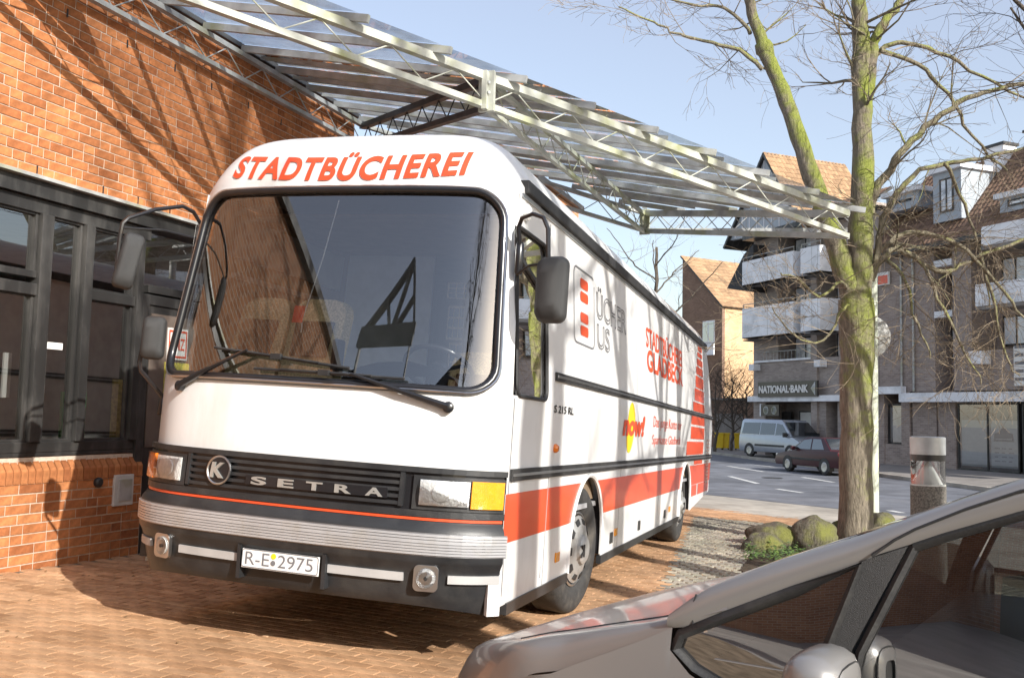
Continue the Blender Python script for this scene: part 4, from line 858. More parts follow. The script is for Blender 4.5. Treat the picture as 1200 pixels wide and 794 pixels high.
# ================================================================== SILVER CAR IN THE NEAR CORNER  (s runs to the tail, t inward across the car)
CP0 = at(790, 765, 2.75); CA = V((-.819, .574, 0)).normalized(); CN = V((CA.y * -1, CA.x, 0)) ; CN = V((-.574, -.819, 0)).normalized()
car = empty('silver_car', (CP0.x, CP0.y, g(CP0.x, CP0.y) - .02), 0, label='silver grey car with triangular quarter window parked in front of the bus', cat='car')
_cz = car.location.z
car.rotation_euler = (0, 0, math.atan2(-CA.y, -CA.x))     # local x = towards the tail, local y = away from the camera... (right-handed: z up)
def cc(s, t, z): return V((s, t, z - _cz))                # heights given as world z
HS = [-1.3, -1.22, -1.155, -.98, -.78, -.51, -.3, -.1, .06, .2]; HZ = [.36, .46, .555, .642, .716, .80, .853, .90, .945, 1.0]
CWD = 1.72
def sfront(t): q = abs(t - CWD / 2) / (CWD / 2); return -1.25 + .62 * q ** 2.6
def hz(s, t):
    e = min(1, max(0, (s - sfront(t)) / .16)); z = ip(s, HS, HZ); q = abs(t - CWD / 2) / (CWD / 2)
    fade = min(1, max(0, (.06 - s) / .45)); R_ = .012 + .085 * fade; d = min(t, CWD - t)
    z -= .02 * fade * q ** 3
    if d < R_: z -= R_ - math.sqrt(max(0, R_ * R_ - (R_ - d) ** 2))
    return z - .16 * (1 - e) ** 2.2
TT = [0, .006, .014, .026, .042, .062, .085, .11, .16] + [.16 + (CWD - .32) * i / 20 for i in range(1, 20)]; TT = TT + [CWD - .16, CWD - .11, CWD - .085, CWD - .062, CWD - .042, CWD - .026, CWD - .014, CWD - .006, CWD]
T_ = lambda u: TT[round(u * (len(TT) - 1))]
m = MB()
m.grid(lambda u, v: (lambda t: (lambda s: cc(s, t, hz(s, t)))(sfront(t) + (.16 + .10 * math.sin(math.pi * t / CWD) * -1 - sfront(t)) * v))(T_(u)), len(TT) - 1, 30)
def belt(s): return ip(s, [-.03, 0, .06, .20, .49, 1.42, 3.0], [.86, .835, .785, .728, .74, .795, .86])
FXS = [s_ for s_ in (sfront(0) + (.16 - sfront(0)) * i / 30 for i in range(31)) if s_ < -.006] + [ -.005, -.0049, .0, .03, .06, .10, .15, .20, .3, .4, .5, .7, .9, 1.2, 1.5, 2.0, 2.5, 3.0]
m2 = lambda u, v: None
# nose and flanks down to the sill
m.grid(lambda u, v: (lambda t: cc(sfront(t) + (-.04 * math.sin(math.pi * v) - .02) * (1 if 0 else 1), t, hz(sfront(t), t) * (1 - v) + .22 * v + _cz * v))(T_(u)), len(TT) - 1, 6)
for t0, sg in ((0, -1), (CWD, 1)):
    top = lambda s: hz(s, t0) if s < .06 else min(hz(.06, t0), .845 + (s - .06) * -.05)
    m.grid(lambda u, v: (lambda s: (lambda z: cc(s, t0 + sg * .055 * min(1, max(0, (s - sfront(0)) / .2)) * math.sin(math.pi * min(1, max(0, (.91 - z) / .72))) , z))((hz(s, t0) if s <= -.005 else belt(s)) * (1 - v) + (_cz + .22) * v))(FXS[round(u * (len(FXS) - 1))]), len(FXS) - 1, 10)
m.grid(lambda u, v: cc(3.0 + .08 * math.sin(math.pi * v), CWD * u, 1.0 * (1 - v) + (_cz + .25) * v), 8, 6)
m.grid(lambda u, v: cc(.12 + 2.9 * v, CWD * u, .83), 4, 4)
cb = m.build('car_body', MT['silver'], car, smooth=45, weld=True)
m = MB(); q = [cc(s, .012, hz(s, .012) + .002) for s in [-.55 + .05 * i for i in range(14)]]
m.tube([cc(s, .13, hz(s, .13) + .0005) for s in [-.62 + .04 * i for i in range(19)]], .003, 4); m.build('bonnet_seam', MT['black'], car)
# roof line and pillars
OS = [-.03, .06, .154, .277, .417, .505, .647, .772, .903, 1.2, 1.7, 2.4, 2.9, 3.05]; OZ = [.925, .998, 1.045, 1.099, 1.154, 1.189, 1.256, 1.311, 1.365, 1.445, 1.50, 1.47, 1.30, 1.1]
IS = [-.03, .026, .155, .34, .527, .56, .632, .713, .902, 1.2, 1.7, 2.4, 2.8]; IZ = [.899, .9, .961, 1.052, 1.141, 1.160, 1.19, 1.226, 1.30, 1.36, 1.40, 1.37, 1.2]
def tum(z): return max(0, z - .9) * .14
def both(name, fn, mt, smooth=40, parent=None):
    for far in (False, True):
        m = MB(); fn(m, (lambda s, t, z: cc(s, CWD - t, z)) if far else cc); m.build(name, MT[mt], parent or car, smooth=smooth, weld=True)
def strip(m, P, xs, lo, hi, t0=0.0, th=.03, n=3):
    for a, b in zip(xs[:-1], xs[1:]):
        za0, za1, zb0, zb1 = lo(a), hi(a), lo(b), hi(b)
        for k in range(n):
            f0, f1 = k / n, (k + 1) / n; B = lambda f: -.012 * math.sin(math.pi * f)
            m.quad(P(a, tum(za0 + (za1 - za0) * f0) + t0 + B(f0), za0 + (za1 - za0) * f0), P(b, tum(zb0 + (zb1 - zb0) * f0) + t0 + B(f0), zb0 + (zb1 - zb0) * f0), P(b, tum(zb0 + (zb1 - zb0) * f1) + t0 + B(f1), zb0 + (zb1 - zb0) * f1), P(a, tum(za0 + (za1 - za0) * f1) + t0 + B(f1), za0 + (za1 - za0) * f1))
        m.quad(P(a, tum(za1) + t0, za1), P(b, tum(zb1) + t0, zb1), P(b, tum(zb1) + t0 + .09, zb1 + .012), P(a, tum(za1) + t0 + .09, za1 + .012))
Oz = lambda s: ip(s, OS, OZ); Iz = lambda s: ip(s, IS, IZ)
xs = [-.02, 0] + [.04 * i for i in range(1, 26)] + [1.1, 1.25, 1.4, 1.6, 1.8, 2.1, 2.4, 2.6, 2.8]
both('roof_pillar', lambda m, P: strip(m, P, xs, lambda s: Iz(s) + .0, Oz, 0), 'silver', 60)
both('pillar_seam', lambda m, P: m.tube([P(s, tum(z) - .012, z) for s, z in ((.545, 1.155), (.60, 1.20), (.65, 1.232), (.77, 1.292), (.89, 1.343), (1.2, 1.42))], .004, 5), 'black')
both('wing_seam', lambda m, P: m.tube([P(s, tum(z) - .003, z) for s, z in ((.062, 1.0), (.052, .96), (.058, .915))], .003, 5), 'black')
# glass, rubber and the black panel that carries the mirror
QW = [(.0, .838), (.02, .885), (.155, .953), (.34, 1.042), (.515, 1.128), (.43, .89), (.38, .735), (.20, .735), (.06, .79)]
both('quarter_window', lambda m, P: m.poly([P(s, tum(z) + .012, z) for s, z in QW]), 'carglass')
both('window_rubber', lambda m, P: m.tube([P(s, tum(z) + .004, z) for s, z in QW + [QW[0]]], .017, 6), 'black', 60)
both('mirror_panel', lambda m, P: m.prism([P(s, tum(z) - .004, z) for s, z in ((.52, 1.140), (.632, 1.188), (.50, .915), (.46, .735), (.375, .735), (.425, .89))], P(0, .02, 0) - P(0, 0, 0)), 'plastic', 30)
DW = [(.645, 1.185), (.713, 1.215), (.902, 1.288), (1.2, 1.345), (1.45, 1.375), (1.42, .80), (.49, .745), (.52, .91)]
both('door_window', lambda m, P: m.poly([P(s, tum(z) + .014, z) for s, z in DW]), 'carglass')
both('window_rubber', lambda m, P: m.tube([P(s, tum(z) + .004, z) for s, z in DW + [DW[0]]], .012, 6), 'black', 60)
both('rear_window', lambda m, P: m.poly([P(s, tum(z) + .014, z) for s, z in ((1.52, 1.385), (2.1, 1.375), (2.6, 1.28), (2.75, .86), (1.5, .81))]), 'carglass')
both('door_pillar', lambda m, P: strip(m, P, [1.43, 1.52], lambda s: .80, lambda s: 1.39, .006), 'black')
m = MB(); zz = [-.02, .06, .2, .4, .6, .8, .95]; m.grid(lambda u, v: (lambda s, t: cc(s - .20 * math.sin(math.pi * u) * (1 - v * .6), t, Oz(s) - .015 - .05 * (math.sin(math.pi * u)) * (1 - v)))(zz[round(v * 6)] + .02, tum(Oz(zz[round(v * 6)])) + .07 + (CWD - .14 - 2 * tum(Oz(zz[round(v * 6)]))) * u), 14, 6); m.build('car_windscreen', MT['carglass'], car, smooth=60)
m = MB(); rs = [.95, 1.1, 1.3, 1.6, 1.9, 2.2, 2.45]; m.grid(lambda u, v: (lambda s: cc(s - .08 * math.sin(math.pi * u) * (1 - v), tum(Oz(s)) + .05 + (CWD - .1 - 2 * tum(Oz(s))) * u, Oz(s) + .045 * math.sin(math.pi * u) ** .7 + .008))(rs[round(v * 6)]), 14, 6); m.build('car_roof', MT['silver'], car, smooth=60)
m = MB(); m.grid(lambda u, v: (lambda s: cc(s, tum(Oz(s)) + .05 + (CWD - .1 - 2 * tum(Oz(s))) * u, Oz(s) + .03))(2.45 + .55 * v), 8, 3); m.build('tail_window', MT['carglass'], car, smooth=60)
# mirror housing on its stalk
def cmir(m, P):
    c = (.475, -.17, .835); w, d, h = .065, .135, .085
    rings = []
    for i in range(9):
        a = -math.pi / 2 + math.pi * i / 8; sc = max(.12, math.cos(a)) ** .4
        rings.append([P(c[0] + w * 1.15 * math.sin(a), c[1] + d * sc * abs(math.cos(b)) ** .45 * (1 if math.cos(b) > 0 else -1), c[2] + h * 1.3 * sc * abs(math.sin(b)) ** .5 * (1 if math.sin(b) > 0 else -1)) for b in [2 * math.pi * k / 20 for k in range(20)]])
    for r0, r1 in zip(rings[:-1], rings[1:]):
        for k in range(20): m.quad(r0[k], r0[(k + 1) % 20], r1[(k + 1) % 20], r1[k])
both('wing_mirror', cmir, 'silver', 60)
both('mirror_stalk', lambda m, P: m.bar(P(.45, -.02, .86), P(.465, -.12, .84), .06, .05), 'plastic')
both('mirror_face', lambda m, P: m.poly([P(.541, -.17 + .11 * abs(math.cos(b)) ** .6 * (1 if math.cos(b) > 0 else -1), .835 + .085 * abs(math.sin(b)) ** .7 * (1 if math.sin(b) > 0 else -1)) for b in [2 * math.pi * k / 20 for k in range(20)]]), 'black')
# cabin: dashboard and two front seats, wheels
m = MB(); m.grid(lambda u, v: cc(.0 + .55 * v, .1 + (CWD - .2) * u, .90 - .12 * v * v + .05 * math.sin(math.pi * v)), 8, 6); m.b2(tuple(cc(.4, .1, .5)), tuple(cc(.5, CWD - .1, .80))); m.build('car_dashboard', MT['dark'], car, smooth=50)
for t in (.45, 1.25):
    m = MB(); m.prism([cc(1.15, t - .22, .62), cc(1.15, t + .22, .62), cc(1.42, t + .20, 1.12), cc(1.42, t - .20, 1.12)], (.14, 0, 0)); m.box(cc(1.46, t, 1.24), (.10, .24, .19)); m.build('car_seat', MT['greyint'], car, bevel=.02)
m = MB(); m.b2(tuple(cc(.1, .06, .28)), tuple(cc(2.9, CWD - .06, .32))); m.build('car_floor', MT['dark'], car)
for s in (-.45, 2.15):
    for t, sg in ((.16, -1), (CWD - .16, 1)):
        m = MB(); m.lathe([(.20, .0), (.28, .0), (.31, -.04), (.31, -.18), (.26, -.2)], (s, t + sg * .06, .31), (0, sg, 0), 24); o = m.build('car_wheel', MT['tyre'], car, smooth=40)
        m = MB(); m.lathe([(.2, .004), (.15, .012), (.0, .01)], (s, t + sg * .06, .31), (0, sg, 0), 20, False); m.build('wheel_trim', MT['rim'], o, smooth=40)
m = MB(); m.b2(tuple(cc(-.7, .15, .20)), tuple(cc(.1, CWD - .15, .45))); m.build('engine_tray', MT['black'], car)
# ================================================================== TREES, STONES, LAMP
def mossy(name, lo, moss, amt, rough=.9, zup=0):
    m = bpy.data.materials.new(name); m.use_nodes = True; t = m.node_tree; b = t.nodes['Principled BSDF']; N = t.nodes.new; L = t.links
    b.inputs['Roughness'].default_value = rough; b.inputs['Specular IOR Level'].default_value = .15
    tc = N('ShaderNodeTexCoord'); mp = N('ShaderNodeMapping'); mp.inputs['Scale'].default_value = (9, 9, 1.6); L.new(tc.outputs['Object'], mp.inputs[0])
    n1 = N('ShaderNodeTexNoise'); n1.inputs['Scale'].default_value = 3.2; n1.inputs['Detail'].default_value = 9; n1.inputs['Roughness'].default_value = .7; L.new(mp.outputs[0], n1.inputs[0])
    r1 = N('ShaderNodeValToRGB'); r1.color_ramp.elements[0].color = (*[c * .45 for c in lo], 1); r1.color_ramp.elements[0].position = .3; r1.color_ramp.elements[1].color = (*[c * 1.5 for c in lo], 1); r1.color_ramp.elements[1].position = .72; L.new(n1.outputs[0], r1.inputs[0])
    n2 = N('ShaderNodeTexNoise'); n2.inputs['Scale'].default_value = 1.9; n2.inputs['Detail'].default_value = 8; n2.inputs['Roughness'].default_value = .68; L.new(tc.outputs['Object'], n2.inputs[0])
    ge = N('ShaderNodeNewGeometry'); dt = N('ShaderNodeVectorMath'); dt.operation = 'DOT_PRODUCT'; L.new(ge.outputs['Normal'], dt.inputs[0]); dt.inputs[1].default_value = (.25, -.55, .55)
    ad = N('ShaderNodeMath'); ad.operation = 'MULTIPLY_ADD'; L.new(dt.outputs['Value'], ad.inputs[0]); ad.inputs[1].default_value = .22; L.new(n2.outputs[0], ad.inputs[2])
    if zup:                                            # moss grows thicker above the fork
        sx_ = N('ShaderNodeSeparateXYZ'); L.new(tc.outputs['Object'], sx_.inputs[0]); mz = N('ShaderNodeMapRange'); mz.inputs[1].default_value = 1.2; mz.inputs[2].default_value = 4.2; mz.inputs[3].default_value = -zup * .5; mz.inputs[4].default_value = zup * .5; L.new(sx_.outputs[2], mz.inputs[0])
        a2 = N('ShaderNodeMath'); a2.operation = 'ADD'; L.new(ad.outputs[0], a2.inputs[0]); L.new(mz.outputs[0], a2.inputs[1]); ad = a2
    r2 = N('ShaderNodeMapRange'); r2.inputs[1].default_value = .62 - amt; r2.inputs[2].default_value = .80 - amt; L.new(ad.outputs[0], r2.inputs[0])
    mx = N('ShaderNodeMix'); mx.data_type = 'RGBA'; L.new(r2.outputs[0], mx.inputs[0]); L.new(r1.outputs[0], mx.inputs[6]); mx.inputs[7].default_value = (*moss, 1); L.new(mx.outputs[2], b.inputs[0])
    bp = N('ShaderNodeBump'); bp.inputs['Strength'].default_value = 1; bp.inputs['Distance'].default_value = .06; L.new(n1.outputs[0], bp.inputs['Height']); L.new(bp.outputs[0], b.inputs['Normal'])
    return m
MT['bark'] = mossy('mossy_bark', (.25, .215, .165), (.28, .315, .075), .075, zup=.10)
MT['bark3'] = mossy('lichened_bark', (.27, .235, .17), (.31, .33, .10), .03)
MT['bark2'] = mossy('grey_bark', (.13, .11, .09), (.14, .14, .08), -.25)
MT['twig'] = mat('twig_bark', (.22, .175, .125), .9, var=.4, vscale=3, spec=.1)
MT['darktwig'] = mat('dark_twig_bark', (.07, .055, .045), .9, var=.3, vscale=3, spec=.1)
MT['stone'] = mossy('mossy_boulder', (.15, .135, .105), (.20, .205, .06), .03)
MT['leaf'] = mat('ivy_leaf', (.07, .12, .03), .5, var=.5, vscale=5, island=1, hue=[(.6, .7, .5), (1, 1, 1), (1.5, 1.35, .9)])
def wob(pts, amt, n, r):
    """smooth a polyline (Catmull-Rom) and make it a little uneven"""
    out = []; P = [pts[0]] + pts + [pts[-1]]
    for i in range(1, len(P) - 2):
        for k in range(n):
            t = k / n; a, b, c, d = P[i - 1], P[i], P[i + 1], P[i + 2]
            q = .5 * ((2 * b) + (c - a) * t + (2 * a - 5 * b + 4 * c - d) * t * t + (3 * b - a - 3 * c + d) * t ** 3)
            out.append(q + V((r.gauss(0, amt), r.gauss(0, amt), r.gauss(0, amt * .5))))
    out.append(pts[-1]); return out
class Tree:
    def __init__(s, seed): s.r = random.Random(seed); s.limb = MB(); s.branch = MB(); s.twig = MB(); s.nt = 0
    def stem(s, pts, r0, r1, mb=None, n=12, wob_=.01, seg=5):
        q = wob([V(p) for p in pts], wob_, seg, s.r); m = len(q); rs = [(r0 + (r1 - r0) * i / (m - 1)) * (1 + s.r.gauss(0, .03)) for i in range(m)]
        (mb or s.limb).tube(q, rs, n); return q, rs
    def grow(s, p, d, L, r, lev, droop=0, up=0, spread=.7):
        rr = s.r; n = 5 if lev < 2 else 4; pts = [p]; dd = d.normalized(); q = p
        for i in range(n):
            dd = (dd + V((rr.gauss(0, .20), rr.gauss(0, .20), rr.gauss(0, .14) + up - droop)) ).normalized(); q = q + dd * (L / n); pts.append(q)
        rs = [max(.0023, r * (1 - .75 * i / n)) for i in range(n + 1)]
        (s.branch if r > .012 else s.twig).tube(pts, rs, 6 if r > .02 else 4 if r > .008 else 3, False); s.nt += 1
        if lev <= 0: return
        k = rr.randint(3, 5)
        for j in range(k):
            i = rr.randint(1, n); f = pts[i]; ax = V((rr.gauss(0, 1), rr.gauss(0, 1), rr.gauss(0, .7))).normalized()
            nd = ((pts[i] - pts[i - 1]).normalized() + ax * spread).normalized()
            s.grow(f, nd, L * rr.uniform(.45, .75), max(.003, r * .50 * (1 - .08 * i)), lev - 1, droop, up, spread)
    def along(s, q, rs, n, L, lev, t0=.2, droop=0, up=.05, rf=.35, bias=None):
        for i in range(n):
            k = int((t0 + (1 - t0) * s.r.random()) * (len(q) - 1)); k = min(max(k, 1), len(q) - 1); d = (q[k] - q[k - 1]).normalized()
            ax = V((s.r.gauss(0, 1), s.r.gauss(0, 1), s.r.gauss(.1, .6))).normalized()
            if bias: ax = (ax + V(bias)).normalized()
            s.grow(q[k], (d * .5 + ax).normalized(), L * s.r.uniform(.6, 1.3), min(.04, rs[k] * rf), lev, droop, up)
    def build(s, name, base, label, bark, twig, group=None):
        t = empty(name, tuple(base), 0, label=label, cat='tree', group=group); b = V(base)
        for nm, mb, mt, sm in (('trunk', s.limb, bark, 60), ('branches', s.branch, 'bark3' if bark == 'bark' else bark, 60), ('twigs', s.twig, twig, None)):
            if not mb.v: continue
            mb.v = [tuple(V(p) - b) for p in mb.v]; o = mb.build(nm, MT[mt], t, smooth=sm, fix=False)
            if nm != 'trunk': o['kind'] = 'stuff'
        return t
D = 14.0; K = D / FPX
def A(px, py, d=0): return at(px, py, D + d)
T = Tree(11); base = A(1001, 668); base.z = g(base.x, base.y) - .05
T.limb.tube(wob([base, A(1001, 640), A(1003, 600), A(1003, 500), A(1004, 420), A(1003, 350)], .008, 4, T.r), [K * r for r in (42, 34, 27, 23.5, 22, 21, 20.5, 20, 19.5, 19, 18.6, 18.5, 18, 18, 18.4, 18.6, 19, 19.6, 20.4, 20.4, 19.6)], 20)
qr, rr_ = T.stem([A(1003, 372), A(1007, 320), A(1010, 250), A(1010, 150), A(1008, 60), A(1007, -10), A(1006, -90), A(1000, -220, .4)], K * 16.8, K * 4.6, n=16)
ql, rl = T.stem([A(1000, 365), A(992, 325), A(973, 268), A(945, 190), A(922, 118), A(897, 62), A(882, 15), A(873, -40), A(860, -150, .5)], K * 14, K * 3.6, n=14)
T.limb.tube([A(905, 72), A(896, 58), A(893, 50)], [K * 4, K * 11, K * 9], 10)
b1, r1 = T.stem([A(1012, 150), A(1019, 95), A(1024, 50), A(1040, 22), A(1060, -8), A(1080, -60)], K * 8.5, K * 3, n=10)
lims = []
for pts, ra, rb in (
    ([A(1018, 250), A(1030, 215), A(1055, 180), A(1085, 150), A(1125, 120), A(1165, 105), A(1230, 92)], 7, 2.5),
    ([A(1015, 330), A(1028, 300), A(1036, 255), A(1070, 205), A(1110, 192), A(1150, 185), A(1220, 170)], 5.5, 2.2),
    ([A(1010, 345), A(1030, 305), A(1055, 292), A(1085, 312), A(1110, 318), A(1150, 300), A(1215, 275)], 6, 2.2),
    ([A(1020, 330), A(1034, 290), A(1070, 272), A(1120, 285), A(1165, 330), A(1200, 372)], 4.5, 1.8),
    ([A(1018, 70), A(1050, 50), A(1100, 60), A(1150, 90), A(1210, 120)], 4, 1.6),
    ([A(1030, 60), A(1075, 75), A(1110, 110), A(1140, 160), A(1180, 200)], 3.6, 1.5),
    ([A(1000, 350), A(985, 330, -.2), A(960, 348, -.4), A(935, 327, -.5), A(915, 320, -.6)], 3, 1.2),
    ([A(1003, 365), A(990, 360, -.2), A(965, 400, -.4), A(930, 395, -.5), A(905, 360, -.6)], 2.5, .9),
    ([A(893, 82), A(872, 62), A(835, 50), A(795, 40), A(765, 25), A(725, 8)], 3.4, 1.0),
    ([A(880, 40), A(850, 10), A(810, 5), A(770, -5)], 3, 1.0),
    ([A(1040, 300), A(1060, 330, -.3), A(1075, 380, -.4), A(1090, 420, -.4)], 3, 1.0),
    ([A(1085, 312), A(1100, 350, -.2), A(1125, 400, -.3), A(1150, 450, -.3)], 3, 1.0),
    ([A(1110, 192), A(1130, 240, .3), A(1150, 300, .3), A(1160, 360, .4)], 3, 1.0),
    ([A(1150, 300), A(1165, 360), A(1180, 420), A(1195, 440)], 2.5, .9)):
    lims.append(T.stem(pts, K * ra * .82, K * rb * .8, T.branch, 7, .02, 4))
for i, (q, rs) in enumerate(lims):
    low = i in (1, 2, 3, 10, 11, 12, 13)
    T.along(q, rs, 12 if low else 9, .85 if low else .95, 2, .25, .05 if low else -.01, 0, .36)
T.along(qr, rr_, 12, 1.3, 3, .45, 0, .05, .22); T.along(ql, rl, 10, 1.0, 2, .45, 0, .05, .22); T.along(b1, r1, 8, 1.0, 2, .2, 0, .04, .3)
T.build('mossy_tree', base, 'bare forked tree with moss covered trunk standing among boulders', 'bark', 'twig')
# trees beyond the frame, towards the sun: their trunks and branches throw the streaks of shade on the bus and the wall
def free_tree(seed, base, h, r0, name='bare_tree', label='', bark='bark2', twig='darktwig', limbs=9, L=2.2, lev=2, lean=(0, 0), group=None, tw=(.35, .95), droop=0):
    t = Tree(seed); b = V(base); r = t.r
    q, rs = t.stem([b, b + V((.05, 0, h * .25)), b + V((lean[0] * .4, lean[1] * .4, h * .5)), b + V((lean[0] * .8, lean[1] * .8, h * .75)), b + V((lean[0], lean[1], h))], r0, r0 * .30, n=12, wob_=.03)
    for i in range(limbs):
        k = int((tw[0] + (tw[1] - tw[0]) * (i + r.random()) / limbs) * (len(q) - 1)); a = i * 2.4 + r.uniform(-.5, .5); d = V((math.cos(a), math.sin(a), r.uniform(.4, 1.1))).normalized()
        pts = [q[k]]; 
        for j in range(4): d = (d + V((r.gauss(0, .14), r.gauss(0, .14), .10))).normalized(); pts.append(pts[-1] + d * L * r.uniform(.3, .45) * (1.25 - k / len(q) * .6))
        ql_, rl_ = t.stem(pts, rs[k] * .5, .012, t.branch, 7, .02, 3)
        t.along(ql_, rl_, 6 if not droop else 12, L * .5, lev - 1, .3, droop, .04 if not droop else 0, .45)
    return t.build(name, base, label, bark, twig, group)
GR = 'bare trees round the square'
for i, (x, y, h, r0, lab) in enumerate(((5.9, -1.1, 14, .30, 'bare street tree behind the silver car, nearest of its row'), (7.2, -1.9, 13, .22, 'slim bare street tree second in the row behind the car'), (8.0, .3, 14, .31, 'bare tree beside the square right of the silver car'), (9.0, 2.2, 13, .24, 'bare tree at the kerb beyond the silver car'), (8.7, 4.6, 13.5, .27, 'tall bare tree at the kerb farthest along its row from the silver car'), (1.6, -7.2, 14, .26, 'tall bare tree with hanging twigs at the back of the square'))):
    free_tree(40 + i, (x, y, g(x, y) - .1), h, r0, label=lab, group=GR, tw=(.5, .95), droop=.22 if i == 5 else 0, limbs=16 if i == 5 else 9)
free_tree(61, (7.9, 10.6, g(7.9, 10.6) - .1), 8.5, .17, label='dark bare tree reaching into the photo from its right edge', limbs=12, L=2.8, lev=3, group=GR, tw=(.3, .95))
p_ = at(768, 420, 34); free_tree(71, (p_.x, p_.y, -1), 8.6, .16, label='bare tree showing its top above the rear of the bus', limbs=11, L=2.2, lev=2, group='bare trees along the street', twig='twig')
for i, (px, D_, h) in enumerate(((858, 58, 4.6), (838, 56, 4.0), (875, 60, 4.2))):
    p_ = at(px, 500, D_); free_tree(80 + i, (p_.x, p_.y, -.5), h, .10, 'dark_shrub_tree', ('dense dark bare tree left of the bank beside the yellow bins', 'dense dark bare tree just behind the tail of the bus', 'dark bare shrub against the corner of the bank')[i], limbs=16, L=1.9, lev=3, group='dark bushes by the bank', tw=(.25, .95))
# ---- boulders and ground ivy at the foot of the tree
def boulder(px, py, wx, hy, D_, seed, label):
    r = random.Random(seed); c = at(px, py, D_); k = D_ / FPX; a, b_, h = wx * k / 2, wx * k / 2 * .8, hy * k / 2
    from mathutils import noise
    m = MB(); m.grid(lambda u, v: (lambda d: V((d.x * a, d.y * b_, d.z * h)) * (1 + .20 * noise.noise(d * 1.3 + V((seed, 0, 0))) + .07 * noise.noise(d * 4 + V((0, seed, 0)))) )(V((math.cos(2 * math.pi * u) * math.sin(math.pi * v), math.sin(2 * math.pi * u) * math.sin(math.pi * v), math.cos(math.pi * v)))), 36, 20)
    o = m.build('boulder', MT['stone'], None, smooth=60, weld=True); o.location = c; tag(o, label, 'boulder', 'mossy boulders at the foot of the tree')
boulder(953, 627, 54, 44, 13.7, 1, 'tall mossy boulder leaning against the left of the tree trunk'); boulder(893, 640, 46, 36, 13.2, 2, 'low dark boulder nearest the paving, front left of the tree')
boulder(907, 629, 66, 34, 13.9, 3, 'flat green boulder between the dark boulder and the tall one'); boulder(1030, 618, 44, 36, 14.4, 5, 'mossy boulder right of the trunk beside the pole')
m = MB(); r = random.Random(5)
for i in range(1700):
    px = r.uniform(872, 1010); py = 668 - (px - 872) * .28 + r.gauss(6, 6); p = at(px, py, r.uniform(11.9, 13.4)); p.z = g(p.x, p.y) + abs(r.gauss(.03, .045)) + .01
    a = r.uniform(0, 6.28); s = r.uniform(.016, .034); u = V((math.cos(a), math.sin(a), r.uniform(-.5, .5))); w = V((-math.sin(a), math.cos(a), r.uniform(-.5, .5)))
    m.add([p - u * s, p + w * s * .6, p + u * s, p - w * s * .6], [(0, 1, 2, 3)])
m.build('ground_ivy', MT['leaf'], kind='stuff', fix=False)
sheet('planting_bed', [tuple(at(px, py, 1) if 0 else on(px, py, PN, V((0, 0, .0178))))[:2] for px, py in ((868, 668), (880, 650), (930, 640), (1040, 622), (1130, 640), (1130, 700), (900, 690))], .012, MT['soil'], .5)
# ---- bollard lamp
c = at(1087, 512, 9.0); k = 9.0 / FPX; R_ = 19.5 * k; z1 = c.z; zg = g(c.x, c.y) - .05
bl = empty('bollard_lamp', (c.x, c.y, zg), 0, label='round bollard lamp with clear lantern on a dark concrete post', cat='lamp'); H = z1 - zg; hh = k
MB().lathe([(R_, 0), (R_, H - 56 * hh), (R_ * .92, H - 55.5 * hh)], n=32).build('lamp_post', mat('exposed_aggregate', (.13, .12, .105), .9, var=.5, vscale=60, bump=.6, bscale=120), bl, smooth=40)
MB().lathe([(R_ * .97, H - 55 * hh), (R_ * .97, H - 27 * hh)], n=32, close=False).build('lamp_glass', MT['lampglass'], bl, smooth=60)
MB().lathe([(R_ * .985, H - 27 * hh), (R_ * .985, H - 20 * hh), (R_ * .6, H - 20 * hh)], n=32).build('lamp_ring', MT['frame'], bl, smooth=40)
MB().lathe([(R_ * 1.0, H - 20 * hh), (R_ * 1.0, H), (R_ * .9, H + .006)], n=32).build('lamp_cap', mat('frosted_alloy_cap', (.40, .41, .41), .5, .5, var=.15), bl, smooth=40)
MB().lathe([(R_ * .82, H - 54 * hh), (R_ * .5, H - 42 * hh), (R_ * .12, H - 29 * hh), (.0, H - 28 * hh)], n=28, close=False).build('lamp_reflector', mat('white_cone', (.7, .7, .68), .4, var=.05), bl, smooth=60)
MB().lathe([(R_ * .985, H - 56 * hh), (R_ * .985, H - 54 * hh)], n=32).build('lamp_ring', MT['galv'], bl)
# ---- pole with a round sign turned away
c0 = at(1023, 610, 15.2); pz = g(c0.x, c0.y) - .1; kp = 15.2 / FPX
pole = empty('sign_pole', (c0.x, c0.y, pz), 0, label='pale green sign pole behind the tree trunk with a round sign turned away', cat='pole')
top = at(1020, 320, 15.2); MB().tube([(0, 0, 0), (0, 0, top.z - pz)], 6.8 * kp, 16).build('pole_shaft', mat('pale_green_paint', (.50, .53, .42), .6, var=.12), pole, smooth=60)
sc_ = at(1023, 393, 15.3); m = MB(); m.lathe([(.34, 0), (.35, .006), (.35, .012), (.34, .018), (0, .018)], (sc_.x - c0.x, .09, sc_.z - pz), (-.25, -1, 0), 36); m.build('round_sign', mat('sign_back_grey', (.33, .33, .32), .55, .3, var=.15), pole, smooth=40)
for dz in (-.12, .12): MB().box((0, .06, sc_.z - pz + dz), (.12, .08, .03)).build('sign_clamp', MT['galv'], pole)

